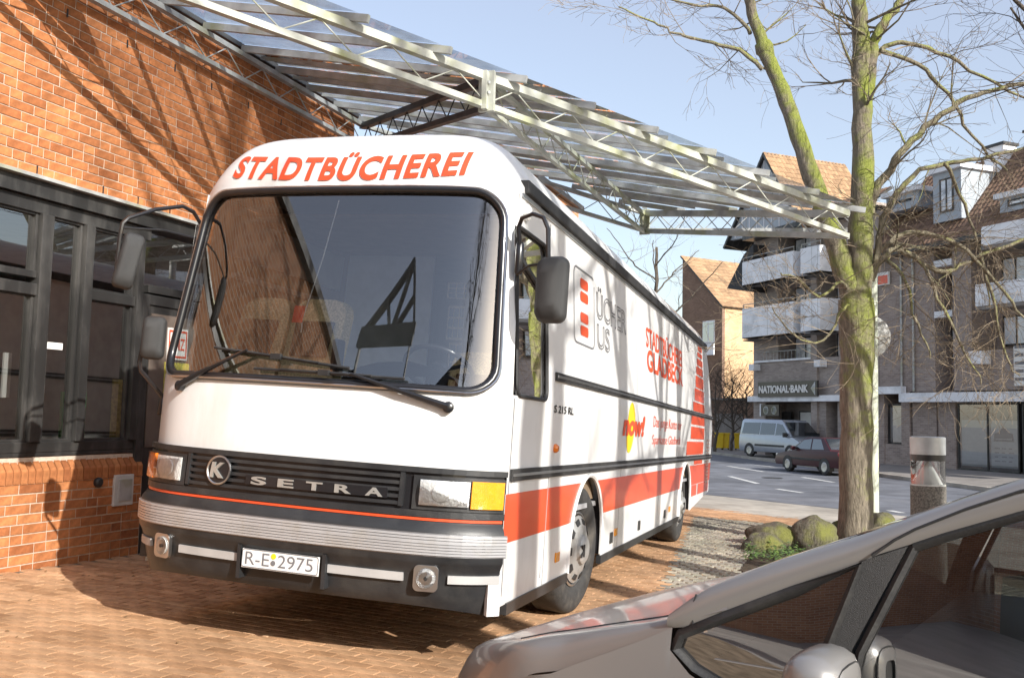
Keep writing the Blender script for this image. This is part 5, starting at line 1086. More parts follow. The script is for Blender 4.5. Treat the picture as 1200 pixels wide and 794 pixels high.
# ---- dry leaves blown over the paving
m = MB(); r = random.Random(9)
for i in range(260):
    al, out = (r.uniform(-1, 12), abs(r.gauss(0, 1)) * 1.2 + .15) if i < 70 else (r.uniform(-2, 9), r.uniform(.3, 6)) if i < 170 else (r.uniform(5, 12), r.uniform(3.4, 6.5))
    p = wp(al, out, 0); p.z = g(p.x, p.y) + .006; a = r.uniform(0, 6.28); s_ = r.uniform(.010, .024); u = V((math.cos(a), math.sin(a), r.uniform(-.1, .3))) * s_; w = V((-math.sin(a), math.cos(a), r.uniform(-.1, .3))) * s_ * .55
    m.add([p - u, p - u * .2 + w, p + u, p - u * .2 - w, p + V((0, 0, s_ * .35))], [(0, 1, 4), (1, 2, 4), (2, 3, 4), (3, 0, 4)])
m.build('fallen_leaves', mat('dry_leaf', (.22, .13, .06), .8, var=.4, island=1), kind='stuff', fix=False)
# ================================================================== THE STREET
KF0, KF1 = on(837, 532, V((0, 0, 1)), V((0, 0, ZST))), on(1160, 576, V((0, 0, 1)), V((0, 0, ZST)))
kd = (KF0 - KF1); kd.z = 0; kd.normalize(); kn = V((-kd.y, kd.x, 0));
if kn.x < 0: kn = -kn
na = KA - _kd * 45; nb = KB + _kd * 40; fa = KF0 + kd * 60; fb = KF1 - kd * 45
flat = lambda x, y: ZST
sheet('road', [tuple(KA - _kd * 9), tuple(KA), tuple(KB), tuple(nb), (fb.x, fb.y), (fa.x, fa.y), (-30, 90), (-30, 48)], .004, MT['asphalt'], 4, zf=flat)
def kerb(name, a, b, w=.16, h=.13):
    m = MB(); n = int((b - a).length / 1.0)
    par = MB().bar(a + V((0, 0, -.2)), b + V((0, 0, -.2)), w, .1).build(name, MT['slab'], None, kind='structure')
    d = (b - a).normalized(); me = MB().box((0, 0, 0), (.985, w, h + .1)).mesh('kerb_stone', MT['concrete'], bevel=.012)
    for i in range(n):
        p = a + d * (i + .5); inst('kerb_stone', me, par, (p.x, p.y, ZST + h / 2 - .05 + .008), (0, 0, math.atan2(d.y, d.x)))
kerb('far_kerb', KF1 - kd * 12, KF0 + kd * 20)
sheet('far_pavement', [(fa.x + kn.x * .08, fa.y + kn.y * .08), (fb.x + kn.x * .08, fb.y + kn.y * .08), (60, -20), (90, 120), (20, 130)], ZST * 0 + .12, MT['slab'], 8, zf=flat)
m = MB()
for (a, b) in (((910, 572.7), (940, 577.3)), ((855, 558), (888, 566.5)), ((853, 546), (895, 552.7)), ((873, 543), (907, 547)), ((940, 559), (977, 565)), ((1042, 598), (1057, 601))):
    p, q = on(*a, V((0, 0, 1)), V((0, 0, ZST))), on(*b, V((0, 0, 1)), V((0, 0, ZST))); d = (q - p); d.z = 0; d.normalize(); w = V((-d.y, d.x, 0)) * .09
    mm = MB(); mm.quad(p + w + V((0, 0, .010)), q + w + V((0, 0, .010)), q - w + V((0, 0, .010)), p - w + V((0, 0, .010))); o = mm.build('lane_marking', MT['roadpaint'], None, kind='structure')
p = on(905, 559.5, V((0, 0, 1)), V((0, 0, ZST + .012))); m = MB(); m.lathe([(.36, 0), (.36, .004)], p, (0, 0, 1), 24); m.build('manhole_cover', MT['frame'], kind='structure')
# ---------------------------------------------------------------- parked vehicles (local x forward, y left, z up)
def vehicle(name, label, cat, prof, roof, W_, paint, win, wheels, wr, loc, fwd, lamps, extra=None):
    v = empty(name, loc, math.atan2(fwd[1], fwd[0]), label=label, cat=cat)
    m = MB()      # lower body: outline in side view, tucked in at the sides
    def sect(pts, w0, w1, zl, zh):
        n = len(pts); L = [];
        for sg, f in ((-1, 0), (1, 0)):
            pass
        f = lambda z: w0 + (w1 - w0) * max(0, min(1, (z - zl) / (zh - zl)))
        a = [V((x, -f(z) / 2, z)) for x, z in pts]; b = [V((x, f(z) / 2, z)) for x, z in pts]; tr = tessellate_polygon([[V((x, 0, z)) for x, z in pts]])
        m.add(a + b, [tuple(t) for t in tr] + [tuple(i + n for i in reversed(t)) for t in tr] + [(i, (i + 1) % n, (i + 1) % n + n, i + n) for i in range(n)])
    arcp = []
    for x, z in prof: arcp.append((x, z))
    sect(arcp, W_, W_ * .985, .2, .9); m.build('vehicle_body', paint, v, bevel=.035, smooth=35)
    m = MB(); zl, zh = roof[0][1], max(z for _, z in roof); sect(roof, W_ * .965, W_ * .80, zl, zh); rf = m.build('roof_shell', paint, v, bevel=.03, smooth=35)
    fw = lambda z: W_ * .965 + (W_ * .80 - W_ * .965) * max(0, min(1, (z - zl) / (zh - zl)))
    for pts in win['side']:
        for sg in (-1, 1):
            m = MB(); m.prism([(x, sg * (fw(z) / 2 - .012), z) for x, z in pts], (0, sg * .022, 0)); m.build('side_window', MT['vglass'], v)
    for (x0, z0), (x1, z1), nm in win['end']:
        d = V((x1 - x0, 0, z1 - z0)).normalized(); nrm = V((d.z, 0, -d.x)); nrm = nrm if nrm.x * (1 if x0 > 0 else -1) > 0 else -nrm
        m = MB(); w0, w1 = fw(z0) / 2 - .06, fw(z1) / 2 - .06; m.prism([(x0, -w0, z0), (x0, w0, z0), (x1, w1, z1), (x1, -w1, z1)], nrm * .035); m.build(nm, MT['vglass'], v)
    for x in wheels:
        for sg in (-1, 1):
            m = MB(); m.lathe([(wr * .62, .0), (wr * .9, .0), (wr, -.03), (wr, -.17), (wr * .8, -.19)], (x, sg * W_ / 2, wr), (0, sg, 0), 24); o = m.build('vehicle_wheel', MT['tyre'], v, smooth=40)
            m = MB(); m.lathe([(wr * .64, .004), (wr * .56, .02), (wr * .2, .012), (0, .015)], (x, sg * W_ / 2, wr), (0, sg, 0), 20, False); m.build('wheel_trim', MT['rim'], o, smooth=30)
            m = MB(); m.prism([(x + wr * 1.14 * math.cos(a), sg * (W_ / 2 - .2), wr + wr * 1.14 * math.sin(a)) for a in [math.pi * i / 14 for i in range(15)]] + [(x - wr * 1.14, sg * (W_ / 2 - .2), .16), (x + wr * 1.14, sg * (W_ / 2 - .2), .16)], (0, sg * .206, 0)); m.build('wheel_arch', MT['black'], v)
    for nm, c, s, mt in lamps: m = MB(); m.box(c, s); m.build(nm, MT[mt], v, bevel=.01)
    return v
MT['vglass'] = mat('vehicle_glass', (.018, .022, .026), .06, var=.1, coat=1, spec=.9)
MT['vanpaint'] = mat('van_silver_paint', (.36, .39, .44), .3, .45, var=.03, coat=.7)
MT['plum'] = mat('plum_paint', (.055, .013, .018), .35, 0, var=.05, coat=.15, spec=.25)
MT['taillamp'] = mat('tail_lamp_red', (.45, .03, .03), .15, coat=.8)
VF = V((.42, -.907, 0)).normalized(); SF = V((-.277, .96, 0)).normalized()
pv = on(877.8, 534.3, V((0, 0, 1)), V((0, 0, ZST + .13))); vc = pv + VF * 1.55 + V((-VF.y, VF.x, 0)) * .95 * (1)
van = vehicle('parked_van', 'silver grey passenger van parked before the bank', 'van',
    [(-2.35, .28), (2.25, .28), (2.36, .42), (2.38, .62), (2.28, .82), (1.75, 1.06), (1.35, 1.12), (-2.36, 1.12), (-2.4, .6)], [(-2.36, 1.10), (1.62, 1.10), (.92, 1.80), (.75, 1.92), (-2.15, 1.95), (-2.3, 1.85)], 1.9, MT['vanpaint'],
    {'side': [[(.42, 1.16), (1.38, 1.16), (.86, 1.68), (.45, 1.74)], [(-.75, 1.16), (.34, 1.16), (.34, 1.74), (-.75, 1.76)], [(-2.2, 1.18), (-.82, 1.16), (-.82, 1.76), (-2.1, 1.76)]], 'end': [((1.60, 1.14), (.95, 1.78), 'windscreen_glass'), ((-2.35, 1.2), (-2.24, 1.78), 'tail_window')]},
    (1.55, -1.55), .33, (vc.x, vc.y, ZST + .125), VF,
    [('headlamp', (2.16, .70, .80), (.28, .32, .2), 'reflector'), ('headlamp', (2.16, -.70, .80), (.28, .32, .2), 'reflector'), ('front_bumper', (2.33, 0, .42), (.14, 1.8, .2), 'bumper'), ('side_rub_strip', (0, -.955, .62), (2.2, .03, .10), 'bumper'), ('wing_mirror', (1.28, -1.04, 1.18), (.12, .2, .22), 'black'), ('wing_mirror', (1.28, 1.04, 1.18), (.12, .2, .22), 'black'), ('front_plate', (2.405, 0, .45), (.02, .5, .11), 'paper')])
ps = on(954, 556.5, V((0, 0, 1)), V((0, 0, ZST))); sc2 = ps + V((.38, 0, 0)) + SF * 1.24 + V((-SF.y, SF.x, 0)) * -.84
sedan = vehicle('parked_car', 'dark plum saloon car parked on the far side of the street', 'car',
    [(-2.14, .30), (2.1, .26), (2.18, .42), (2.12, .60), (1.95, .70), (.85, .87), (-1.55, .92), (-2.10, .90), (-2.19, .62)], [(-1.6, .90), (1.02, .86), (.30, 1.32), (.05, 1.39), (-.75, 1.40), (-1.0, 1.36)], 1.68, MT['plum'],
    {'side': [[(-.30, .93), (.80, .92), (.27, 1.27), (-.26, 1.33)], [(-1.18, .95), (-.38, .93), (-.34, 1.33), (-.84, 1.33)]], 'end': [((.98, .90), (.32, 1.30), 'windscreen_glass'), ((-1.52, .94), (-1.02, 1.34), 'tail_window')]},
    (1.24, -1.24), .30, (sc2.x, sc2.y, ZST + .004), SF,
    [('headlamp', (2.08, .6, .6), (.2, .36, .16), 'reflector'), ('headlamp', (2.08, -.6, .6), (.2, .36, .16), 'reflector'), ('tail_lamp', (-2.12, .66, .76), (.14, .34, .2), 'taillamp'), ('tail_lamp', (-2.12, -.66, .76), (.14, .34, .2), 'taillamp'), ('rear_bumper', (-2.17, 0, .45), (.14, 1.66, .2), 'plum'), ('rear_plate', (-2.235, 0, .68), (.02, .5, .11), 'paper'), ('side_rub_strip', (0, .845, .55), (2.0, .03, .07), 'black'), ('wing_mirror', (.72, .92, .95), (.1, .18, .14), 'plum'), ('wing_mirror', (.72, -.92, .95), (.1, .18, .14), 'plum')])
# ---------------------------------------------------------------- the bank and the shops: one street front in brick
MT['bankbrick'] = brickwall('bank_brick', (.29, .245, .22), (.41, .35, .31), (.40, .37, .35)); MT['shopbrick'] = brickwall('shop_front_brick', (.26, .205, .18), (.37, .30, .255), (.38, .34, .32)); MT['housebrick'] = brickwall('brown_house_brick', (.20, .125, .09), (.27, .175, .125), (.26, .2, .16)); MT['litbrick'] = brickwall('sunlit_house_brick', (.56, .35, .19), (.66, .43, .25), (.6, .48, .33))
MT['fascia'] = mat('pale_fascia', (.82, .83, .85), .6, var=.08, vscale=1.5, dirt=(.45, .46, .46), dscale=.8); MT['clad'] = mat('grey_cladding', (.36, .40, .44), .5, var=.06)
MT['rooftile'] = mat('orange_roof_tile', (.36, .225, .125), .85, var=.18, vscale=5, island=1, bump=.3); MT['browntile'] = mat('brown_roof_tile', (.19, .115, .075), .85, var=.2, vscale=5, island=1, bump=.3)
FD = V((.38, -.925, 0)).normalized(); FIN = V((.925, .38, 0)).normalized(); FB0 = at(883, 500, 53.5); FB0.z = ZST
FANG = math.atan2(FD.y, FD.x)
def fac(px, py, out=0.0):
    q = on(px, py, FIN, FB0 - FIN * out) - FB0; return q.dot(FD), q.z
def fbox(m, p0, p1, y0, y1, out=0):      # px corner, px corner -> box on the street front between depths y0..y1 (y into the house)
    a, b = fac(*p0, out), fac(*p1, out); m.b2((min(a[0], b[0]), y0, min(a[1], b[1])), (max(a[0], b[0]), y1, max(a[1], b[1]))); return m
def houseblk(name, label): return empty(name, tuple(FB0), FANG, label=label, cat='building')
bank = houseblk('bank_building', 'grey brick bank building with rounded white balconies and steep gable'); shops = houseblk('shop_building', 'brown brick building with shops below and brown tiled mansard, right of the bank')
sB = fac(1030, 460)[0]; sE = sB + 24
def p2(par, name, mt, p0, p1, y0, y1, out=0, bevel=0): return fbox(MB(), p0, p1, y0, y1, out).build(name, MT[mt], par, bevel=bevel)
def sz(par, name, mt, s0, s1, z0, z1, y0, y1, bevel=0): m = MB(); m.b2((s0, y0, z0), (s1, y1, z1)); return m.build(name, MT[mt], par, bevel=bevel)
zb = lambda y, x=915: fac(x, y)[1]
# bank: walls as piers and spandrels so that the bays are real recesses
ZE = fac(885, 283)[1]
S = lambda x: fac(x, 450)[0]
sz(bank, 'wall', 'bankbrick', 0, S(912), 3.0, ZE, .0, 9); sz(bank, 'wall', 'bankbrick', S(953), S(960), .0, ZE + .6, -.15, 9); sz(bank, 'wall', 'bankbrick', S(983), sB, 3.0, ZE, .0, 9)
sz(bank, 'wall', 'bankbrick', S(912), S(983), 3.0, fac(930, 421)[1], -.02, 9); sz(bank, 'back_wall', 'bankbrick', S(912), S(983), fac(930, 421)[1], ZE + 1.2, 1.1, 9)
sz(bank, 'wall', 'bankbrick', 0, S(897), -.1, 3.0, .0, 9); sz(bank, 'wall', 'bankbrick', S(956), S(968.5), -.1, 3.0, -.03, 9); sz(bank, 'back_wall', 'bankbrick', S(897), sB - .02, -.1, 2.98, 1.4, 8.5); sz(bank, 'wall', 'bankbrick', S(981), sB, -.1, 2.98, 0.02, 9)
sz(bank, 'canopy_band', 'fascia', 0, sB, 3.0 + .02, 3.32, -.42, -.025)
for (zt0, zt1) in ((fac(930, 391)[1] - .1, fac(930, 358)[1]), (fac(930, 329)[1], fac(930, 301)[1])):
    for sa, sb in ((-.05, S(953) - .03), (S(961.5), S(985))):
        n = 10; m = MB(); ln = sb - sa; out = []
        for i in range(n + 1):
            a = math.pi / 2 * i / n; out.append((sa + .9 - .9 * math.cos(a) if sa < 0 else sa + .05 * i / n, -(1.25 * math.sin(a)) if sa < 0 else -1.25 * (i > 0)))
        out.append((sb, -1.25)); inn = [(x + .08 if k < len(out) - 1 else x, min(0, y + .1)) for k, (x, y) in enumerate(out)]
        for k in range(len(out) - 1):
            a, b = out[k], out[k + 1]
            m.quad((a[0], a[1], zt0), (b[0], b[1], zt0), (b[0], b[1], zt1), (a[0], a[1], zt1)); m.quad((inn[k][0], inn[k][1], zt0), (inn[k + 1][0], inn[k + 1][1], zt0), (inn[k + 1][0], inn[k + 1][1], zt1), (inn[k][0], inn[k][1], zt1)); m.quad((a[0], a[1], zt1), (b[0], b[1], zt1), (inn[k + 1][0], inn[k + 1][1], zt1), (inn[k][0], inn[k][1], zt1))
        m.quad((sb, -1.25, zt0), (sb, 0, zt0), (sb, 0, zt1), (sb, -1.25, zt1)); bal = m.build('balcony', MT['fascia'], bank, smooth=30)
        m = MB(); m.poly([(x, y + .02, zt0 + .02) for x, y in out] + [(sb, .02, zt0 + .02)]); m.poly([(x, y + .02, zt0 - .12) for x, y in out] + [(sb, .02, zt0 - .12)]); m.build('balcony_slab', MT['slab'], bal)
        m = MB(); m.tube([(x, y + .05, zt1 + .22) for x, y in out], .025, 5)
        for x, y in out[2::3]: m.tube([(x, y + .05, zt1), (x, y + .05, zt1 + .22)], .015, 4)
        m.build('balcony_rail', MT['galv'], bal)
        for k in (1, 2): m = MB(); m.b2((sa + ln * (.28 + .3 * k), -1.256, zt0 + .02), (sa + ln * (.28 + .3 * k) + .02, -1.251, zt1 - .02)); m.build('panel_joint', MT['galv'], bal)
MT['houseglass2'] = mat('painted_sky_glass', (.78, .83, .90), .12, var=.25, vscale=1.4, coat=.6, dirt=(.12, .13, .15), dscale=1.2)  # sky's bright reflection is put into the pane colour, no curtains behind
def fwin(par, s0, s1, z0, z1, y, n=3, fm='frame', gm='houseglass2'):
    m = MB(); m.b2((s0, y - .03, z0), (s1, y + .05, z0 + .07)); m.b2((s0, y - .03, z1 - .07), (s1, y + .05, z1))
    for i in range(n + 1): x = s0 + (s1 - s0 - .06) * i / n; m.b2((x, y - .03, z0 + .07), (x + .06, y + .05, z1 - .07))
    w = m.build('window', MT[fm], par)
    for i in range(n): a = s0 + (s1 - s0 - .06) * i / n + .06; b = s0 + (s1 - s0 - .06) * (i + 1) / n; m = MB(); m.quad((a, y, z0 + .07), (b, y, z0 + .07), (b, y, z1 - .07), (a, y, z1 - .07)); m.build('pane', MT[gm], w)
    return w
for y0, y1 in ((419, 393), (362, 333), (302, 275)):
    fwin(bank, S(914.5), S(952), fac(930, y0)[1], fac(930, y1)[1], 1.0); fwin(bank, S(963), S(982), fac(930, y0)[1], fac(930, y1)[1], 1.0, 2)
m = MB(); zr = fac(930, 420)[1]; m.tube([(S(896), -.1, zr + .45), (S(952), -.1, zr + .45)], .03, 5)
for i in range(14): x = S(896) + (S(952) - S(896)) * i / 13; m.tube([(x, -.1, zr), (x, -.1, zr + .45)], .012, 4)
m.build('window_rail', MT['galv'], bank); sz(bank, 'string_course', 'fascia', .2, S(952), zr - .10, zr, -.12, -.025)
for sx_ in (S(886), S(963)): sz(bank, 'wall_lamp', 'fascia', sx_, sx_ + .45, fac(930, 432)[1], fac(930, 421)[1] - .15, -.5, -.05)
# sign, shop window and doorway of the bank
a, b = fac(889, 465.5, .5), fac(958.5, 447, .5); sg = sz(bank, 'sign_board', 'blackgloss', a[0], b[0], fac(925, 464.5, .5)[1], fac(925, 446.5, .5)[1], -.55, -.45)
m = MB(); put_text(m, 'NATIONAL·BANK', (b[0] - a[0]) * .84, .40, lambda u, v, n: V((a[0] + .12 + u, -.555 - .02 - n, fac(925, 464.5, .5)[1] + .20 + v)), bold=.03, ext=.015); m.build('sign_lettering', MT['paper'], sg)
m = MB(); zc_ = fac(925, 455.5, .5)[1]; x_ = b[0] - .12; m.prism([(x_, -.58, zc_ - .36), (x_, -.58, zc_ + .36), (x_ - .34, -.58, zc_)], (0, .024, 0)); m.build('sign_arrow', MT['galv'], sg)
sz(bank, 'hanging_sign', 'blackgloss', S(898), S(919), 2.25, 2.85, -.35, -.28); sz(bank, 'hanging_sign_end', 'fascia', S(896.6), S(898), 2.22, 2.9, -.36, -.27)
for x in (904, 913.5): m = MB(); m.lathe([(.22, 0), (.22, .02), (.17, .021), (.17, 0)], (S(x), -.352, 2.55), (0, -1, 0), 20); m.build('sign_ring', MT['galv'], bank)
fwin(bank, S(921), S(943), .5, 2.55, .9, 1, 'frame', 'shoplit' if 'shoplit' in MT else 'paper'); fwin(bank, S(943.5), S(955.5), .3, 2.85, .7, 1, 'frame', 'paper'); sz(bank, 'door_leaf', 'frame', S(899), S(909), 0, 2.5, 1.0, 1.1)
# gable and steep roof of the bank
ga = [fac(854, 282, .7), fac(897.5, 182, .7), fac(942, 264, .7)]
m = MB(); m.prism([(s, -.7, z) for s, z in ga], (0, .25, 0)); gb = m.build('gable_cladding', MT['clad'], bank)
for i in range(9):
    x = ga[0][0] + (ga[2][0] - ga[0][0]) * (i + 1) / 10
    zt = ip(x, [ga[0][0], ga[1][0], ga[2][0]], [ga[0][1], ga[1][1], ga[2][1]]); zl = ip(x, [ga[0][0], ga[2][0]], [ga[0][1], ga[2][1]])
    if zt - zl > .2: m = MB(); m.b2((x - .02, -.735, zl + .05), (x + .02, -.701, zt - .1)); m.build('cladding_seam', MT['fascia'], gb)
for x0, y0, x1, y1 in ((882, 232, 892, 222), (889, 232, 905, 226)): m = MB(); a_, b_ = fac(x0, y0, .75), fac(x1, y1, .75); m.b2((a_[0], -.75, a_[1]), (b_[0], -.702, b_[1])); o = m.build('gable_window', MT['vglass'], gb); m = MB(); m.b2((a_[0] + .1, -.765, a_[1] + .1), (a_[0] + .3, -.751, b_[1] - .05)); m.build('green_blind', mat('green_blind', (.05, .30, .22), .6), o)
def tiled(par, name, a, b, up, rows, mt, tile=.24):       # roof plane from eave a-b rising by vector up, laid with courses of tiles
    a, b, up = V(a), V(b), V(up); d = (b - a); L = d.length; d.normalize(); n = d.cross(up).normalized(); n = n if n.z > 0 else -n
    m = MB(); m.prism([a, b, b + up, a + up], n * -.12); base = m.build(name, MT['frame'], par)
    m = MB(); nc = max(1, int(L / tile))
    for r in range(rows):
        f0, f1 = r / rows, (r + 1) / rows
        for c in range(nc):
            x0, x1 = L * c / nc, L * (c + 1) / nc; p = [a + d * x0 + up * f0 + n * .03, a + d * (x1 - .01) + up * f0 + n * .03, a + d * (x1 - .01) + up * f1 + n * .012, a + d * x0 + up * f1 + n * .012]; mid0, mid1 = (p[0] + p[1]) / 2 + n * .03, (p[2] + p[3]) / 2 + n * .03
            m.add([p[0], mid0, p[1], p[2], mid1, p[3], p[0] - n * .05, p[1] - n * .05], [(0, 1, 4, 5), (1, 2, 3, 4), (0, 6, 7, 2)])
    m.build('roof_tiles', MT[mt], base, kind='stuff', fix=False); return base
tiled(bank, 'roof', (ga[2][0] + .3, -.9, ga[2][1] - .4), (ga[2][0] + .3, 4.8, ga[2][1] - .4), (ga[1][0] - ga[2][0] - .3, 0, ga[1][1] - ga[2][1] + .55), 16, 'rooftile'); tiled(bank, 'roof', (ga[0][0] - .3, -.9, ga[0][1] - .4), (ga[0][0] - .3, 4.8, ga[0][1] - .4), (ga[1][0] - ga[0][0] + .3, 0, ga[1][1] - ga[0][1] + .55), 16, 'rooftile')
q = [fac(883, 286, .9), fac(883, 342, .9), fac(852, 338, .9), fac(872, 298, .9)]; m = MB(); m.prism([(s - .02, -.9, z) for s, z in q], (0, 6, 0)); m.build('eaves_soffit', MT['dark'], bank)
sz(bank, 'eaves_board', 'frame', 0, sB, ZE, ZE + .25, -.8, 8.9); tiled(bank, 'lower_roof', (S(942), -.7, ZE + .25), (sB, -.7, ZE + .25), (0, 1.6, 1.0), 4, 'browntile')
# shops: wall, recess, mansard
ZR = fac(1130, 286)[1]; S2 = lambda x: fac(x, 450)[0]; ZF = fac(1130, 463)[1]
sz(shops, 'wall', 'shopbrick', sB + .02, S2(1096), ZF + .2, ZR, .02, 9); sz(shops, 'wall', 'shopbrick', S2(1118), S2(1140), ZF + .2, ZR, .0, 9); sz(shops, 'back_wall', 'shopbrick', S2(1096), S2(1118), ZF + .2, ZR, 1.0, 9); sz(shops, 'wall', 'shopbrick', S2(1140), sE, ZF + .2, fac(1160, 410)[1], .03, 9); sz(shops, 'back_wall', 'shopbrick', S2(1140), sE, fac(1160, 410)[1], ZR, 1.4, 9)
sz(shops, 'canopy_band', 'fascia', S2(1063), sE, ZF - .28, ZF + .12, -.5, -.03); sz(shops, 'canopy_band', 'fascia', sB + .02, S2(1062.5), fac(1045, 459)[1] - .1, fac(1045, 453)[1], -.35, -.03)
for x0, x1 in ((1030.5, 1036), (1056, 1066), (1068, 1096), (1098, 1118)): sz(shops, 'wall', 'shopbrick', S2(x0), S2(x1), -.1, ZF + .19, -.01 if x0 < 1060 else .05, 9)
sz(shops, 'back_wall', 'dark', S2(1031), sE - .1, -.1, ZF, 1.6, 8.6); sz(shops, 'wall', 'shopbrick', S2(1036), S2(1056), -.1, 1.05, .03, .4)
w = fwin(shops, S2(1036), S2(1056), 1.06, ZF - .35, .25, 1, 'frame', 'shopglass')
for i in range(16): x = S2(1037) + (S2(1055) - S2(1037)) * i / 16; m = MB(); m.b2((x, .32, 1.15), (x + .09, .35, ZF - .5)); m.build('blind_slat', MT['fascia'], w)
w = fwin(shops, S2(1120), S2(1191), .12, ZF - .32, .12, 2, 'frame', 'shopglass'); zt = fac(1150, 492)[1]
for x0, x1 in ((1123, 1152), (1157, 1188)): m = MB(); m.b2((S2(x0), .16, .3), (S2(x1), .19, zt)); o = m.build('window_panel', mat('frosted_panel', (.52, .56, .57), .6, var=.05), w)
m = MB(); sx0 = S2(1160); sw_ = S2(1184) - sx0; zl_ = zt - .85
m.prism([(sx0, .145, zl_), (sx0 + sw_, .145, zl_), (sx0 + sw_ * .95, .145, zl_ + .32), (sx0 + sw_ * .72, .145, zl_ + .38), (sx0 + sw_ * .5, .145, zl_ + .62), (sx0 + sw_ * .28, .145, zl_ + .38), (sx0 + sw_ * .05, .145, zl_ + .32)], (0, .012, 0)); m.build('shop_emblem', MT['black'], w)
m = MB(); put_text(m, 'Bistro & Imbiss', sw_ * .86, .17, lambda u, v, n: V((sx0 + sw_ * .07 + u, .140, zl_ + .08 + v)), bold=.01) if 0 else m.b2((sx0 + .1, .138, zl_ + .08), (sx0 + sw_ - .1, .144, zl_ + .11)); m.build('emblem_line', MT['paper'], w)
for r_ in range(4):
    for c_ in range(3): m = MB(); m.b2((sx0 + .05 + c_ * sw_ * .34, .15, zl_ - .3 - r_ * .17), (sx0 + .05 + c_ * sw_ * .34 + sw_ * (.26 - .05 * ((r_ + c_) % 3)), .155, zl_ - .26 - r_ * .17)); m.build('printed_line', MT['greyprint'], w)
m = MB(); fwin(shops, S2(1195), S2(1260), .12, ZF - .32, .12, 2, 'frame', 'shopglass')
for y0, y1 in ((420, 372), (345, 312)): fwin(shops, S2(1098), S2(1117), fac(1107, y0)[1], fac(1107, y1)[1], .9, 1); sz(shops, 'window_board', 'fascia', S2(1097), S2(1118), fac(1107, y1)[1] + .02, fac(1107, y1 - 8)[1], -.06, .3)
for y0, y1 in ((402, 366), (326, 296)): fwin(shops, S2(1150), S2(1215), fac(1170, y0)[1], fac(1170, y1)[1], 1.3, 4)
for y0, y1, x0 in ((356, 330, 1143), (285, 262, 1150)):
    a_, b_ = fac(x0, y0, 1.1), fac(1200, y1, 1.1); z0_, z1_ = fac(1170, y0, 1.1)[1], fac(1170, y1, 1.1)[1]
    m = MB(); m.b2((a_[0], -1.1, z0_), (sE - 2, -1.0, z1_)); m.b2((a_[0], -1.0, z0_), (a_[0] + .1, 0, z1_)); bal = m.build('balcony', MT['fascia'], shops); m = MB(); m.b2((a_[0] - .02, -1.08, z0_ - .15), (sE - 2, 0, z0_ - .002)); m.build('balcony_slab', MT['slab'], bal)
sz(shops, 'planter_box', 'fascia', S2(1146), S2(1162), fac(1150, 427)[1], fac(1150, 412)[1], -.5, .0)
m = MB(); a_, b_ = fac(1191, 452), fac(1204, 405); m.b2((a_[0], -.12, a_[1]), (b_[0] + .4, -.04, b_[1])); sgn = m.build('shop_sign', MT['paper'], shops)
for r_ in range(5): m = MB(); m.b2((a_[0] + .05, -.13, a_[1] + .2 + r_ * .32), (a_[0] + .5 - .05 * (r_ % 2), -.121, a_[1] + .32 + r_ * .32)); m.build('sign_line', MT['greyprint'], sgn)
for x in (1058, 1072): m = MB(); m.tube([(S2(x), -.06, ZF + .2), (S2(x), -.06, ZR)], .05, 8); m.build('downpipe', MT['galv'], shops, smooth=60)
m = MB(); a_, b_ = fac(1029, 335, .1), fac(1042, 318, .1); m.b2((a_[0], -.15, a_[1]), (b_[0], -.05, b_[1])); o = m.build('wall_sign', MT['paper'], shops); m = MB(); m.b2((a_[0] + .05, -.16, a_[1] + .05), (b_[0] - .05, -.151, a_[1] + .45)); m.build('sign_patch', MT['red'], o)
sz(shops, 'eaves_board', 'frame', sB, sE, ZR, ZR + .2, -.6, 8.9)
zrid = fac(1130, 176)[1] - ZR - .2; tiled(shops, 'mansard_roof', (sB, -.5, ZR + .2), (sE, -.5, ZR + .2), (0, 3.6, zrid * .98 + .4), 16, 'browntile'); sz(shops, 'roof_back', 'frame', sB, sE, ZR + .25, ZR + 1.5, 3.2, 8)
for x0, x1, y0, y1, dp in ((1033, 1070, 250, 222, 0.0), (1092, 1124, 262, 196, .2), (1170, 1250, 250, 215, .2)):
    a_, b_ = fac(x0, y0), fac(x1, y1); dm = sz(shops, 'dormer', 'clad', a_[0], b_[0], a_[1], b_[1], .3 - dp, 4.5); sz(shops, 'dormer_roof', 'fascia', a_[0] - .15, b_[0] + .15, b_[1] + .003, b_[1] + .22, .1 - dp, 4.7)
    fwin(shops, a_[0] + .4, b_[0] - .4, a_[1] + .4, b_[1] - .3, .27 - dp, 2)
for sx_, z0_ in ((S2(1158), ZR + zrid - .6), (S2(1110), ZR + zrid - .8)): ch = sz(shops, 'chimney', 'fascia', sx_, sx_ + 1.0, z0_, z0_ + 1.6, 2.4, 3.2); sz(shops, 'chimney_cap', 'frame', sx_ - .08, sx_ + 1.08, z0_ + 1.603, z0_ + 1.72, 2.32, 3.28)
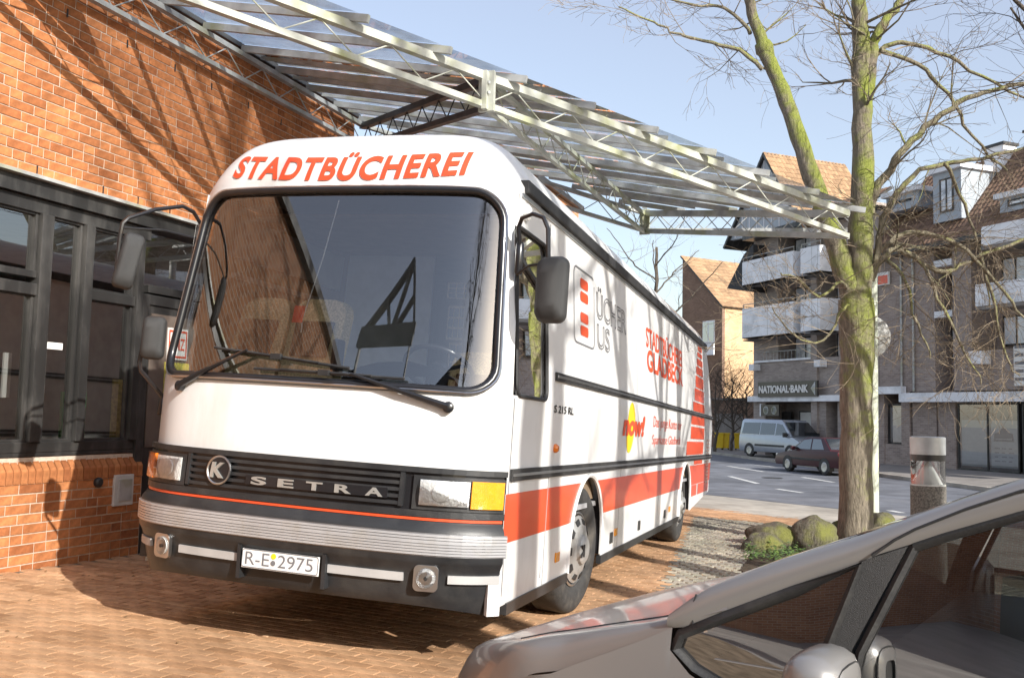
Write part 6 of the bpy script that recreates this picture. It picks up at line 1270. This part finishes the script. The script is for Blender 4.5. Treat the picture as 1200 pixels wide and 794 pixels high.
# ---------------------------------------------------------------- the brown house beyond the bank
HB = at(846, 430, 80); HB.z = -.6; e1 = V((.50, -.866, 0)); e2 = V((.866, .50, 0)); hs = empty('brown_house', tuple(HB), math.atan2(e2.y, e2.x), label='brown brick house with long orange roof far behind the bus', cat='building')
nh = V((.50, -.866, 0)); 
def hp(px, py, n): q = on(px, py, n, HB) - HB; return q
gp_ = [hp(800, 303, e2), hp(847, 357, e2)]; uu = lambda q: q.dot(V((-e2.y, e2.x, 0)))
wA, zA, zB_ = uu(gp_[0]), gp_[0].z, gp_[1].z
m = MB(); m.prism([(0, 0, -1), (0, wA, -1), (0, wA, zA), (0, 0, zB_)], (.3, 0, 0)); m.build('gable_wall', MT['housebrick'], hs)
m = MB(); m.b2((.302, .0, -1), (14, .3, zB_)); m.b2((.302, wA - .3, -1), (14, wA, zA - .05)); m.build('side_wall', MT['litbrick'], hs)  # side wall uses paler brick: the sunlight on it is painted in
tiled(hs, 'roof', (-.2, -.25, zB_ - .15), (14.2, -.25, zB_ - .15), (0, wA + .3, zA - zB_ + .4), 14, 'rooftile', .6)
a_, b_ = hp(824, 402, e2), hp(838, 375, e2); m = MB(); m.b2((-.08, uu(b_), a_.z), (-.003, uu(a_), b_.z)); w = m.build('window', MT['fascia'], hs)
for i in range(2): y0 = uu(b_) + (uu(a_) - uu(b_)) * i / 2; m = MB(); m.b2((-.1, y0 + .06, a_.z + .1), (-.082, y0 + (uu(a_) - uu(b_)) / 2 - .06, b_.z - .1)); m.build('pane', MT['houseglass'], w)
m = MB(); m.b2((-.6, uu(b_) - .5, a_.z - 1.1), (-.5, uu(a_) + .3, a_.z - .1)); m.build('balcony', MT['fascia'], hs)
m = MB(); m.b2((2.5, -.06, 0), (3.8, -.003, 2.2)); m.build('door', MT['frame'], hs)
# yard wall and yellow bins beside the bank
yw = empty('yard_wall', tuple(at(862, 505, 64)), FANG + .4, label='low brown brick yard building left of the bank behind the bins', cat='wall'); yw.location.z = ZST
m = MB(); m.b2((-5, 0, 0), (2.2, .4, 3.3)); m.build('wall', MT['housebrick'], yw); m = MB(); m.b2((-1.6, -.04, 0), (.6, -.002, 2.4)); m.build('garage_door', MT['slab'], yw); m = MB(); m.b2((-5.1, -.1, 3.3), (2.3, .5, 3.45)); m.build('coping', MT['slab'], yw)
for i, (px, lab) in enumerate(((843, 'leftmost yellow bin beside the tail of the bus'), (849.5, 'yellow bin between two others by the low wall'), (866, 'yellow bin nearest the van'))):
    c = at(px, 500, 60); b = empty('waste_bin', (c.x, c.y, ZST + .12), -.3, label=lab, cat='bin', group='yellow bins by the bank')
    m = MB(); m.prism([(-.24, -.26, .1), (.24, -.26, .1), (.29, -.3, .95), (-.29, -.3, .95)], (0, .55, 0)); m.build('bin_body', MT['yellow'], b, bevel=.02); m = MB(); m.b2((-.32, -.34, .953), (.32, .34, 1.05)); m.build('bin_lid', MT['yellow'], b, bevel=.02)
    for sx_ in (-.2, .2): m = MB(); m.lathe([(.1, -.03), (.1, .03)], (sx_, .28, .1), (1, 0, 0), 12); m.build('bin_wheel', MT['black'], b)
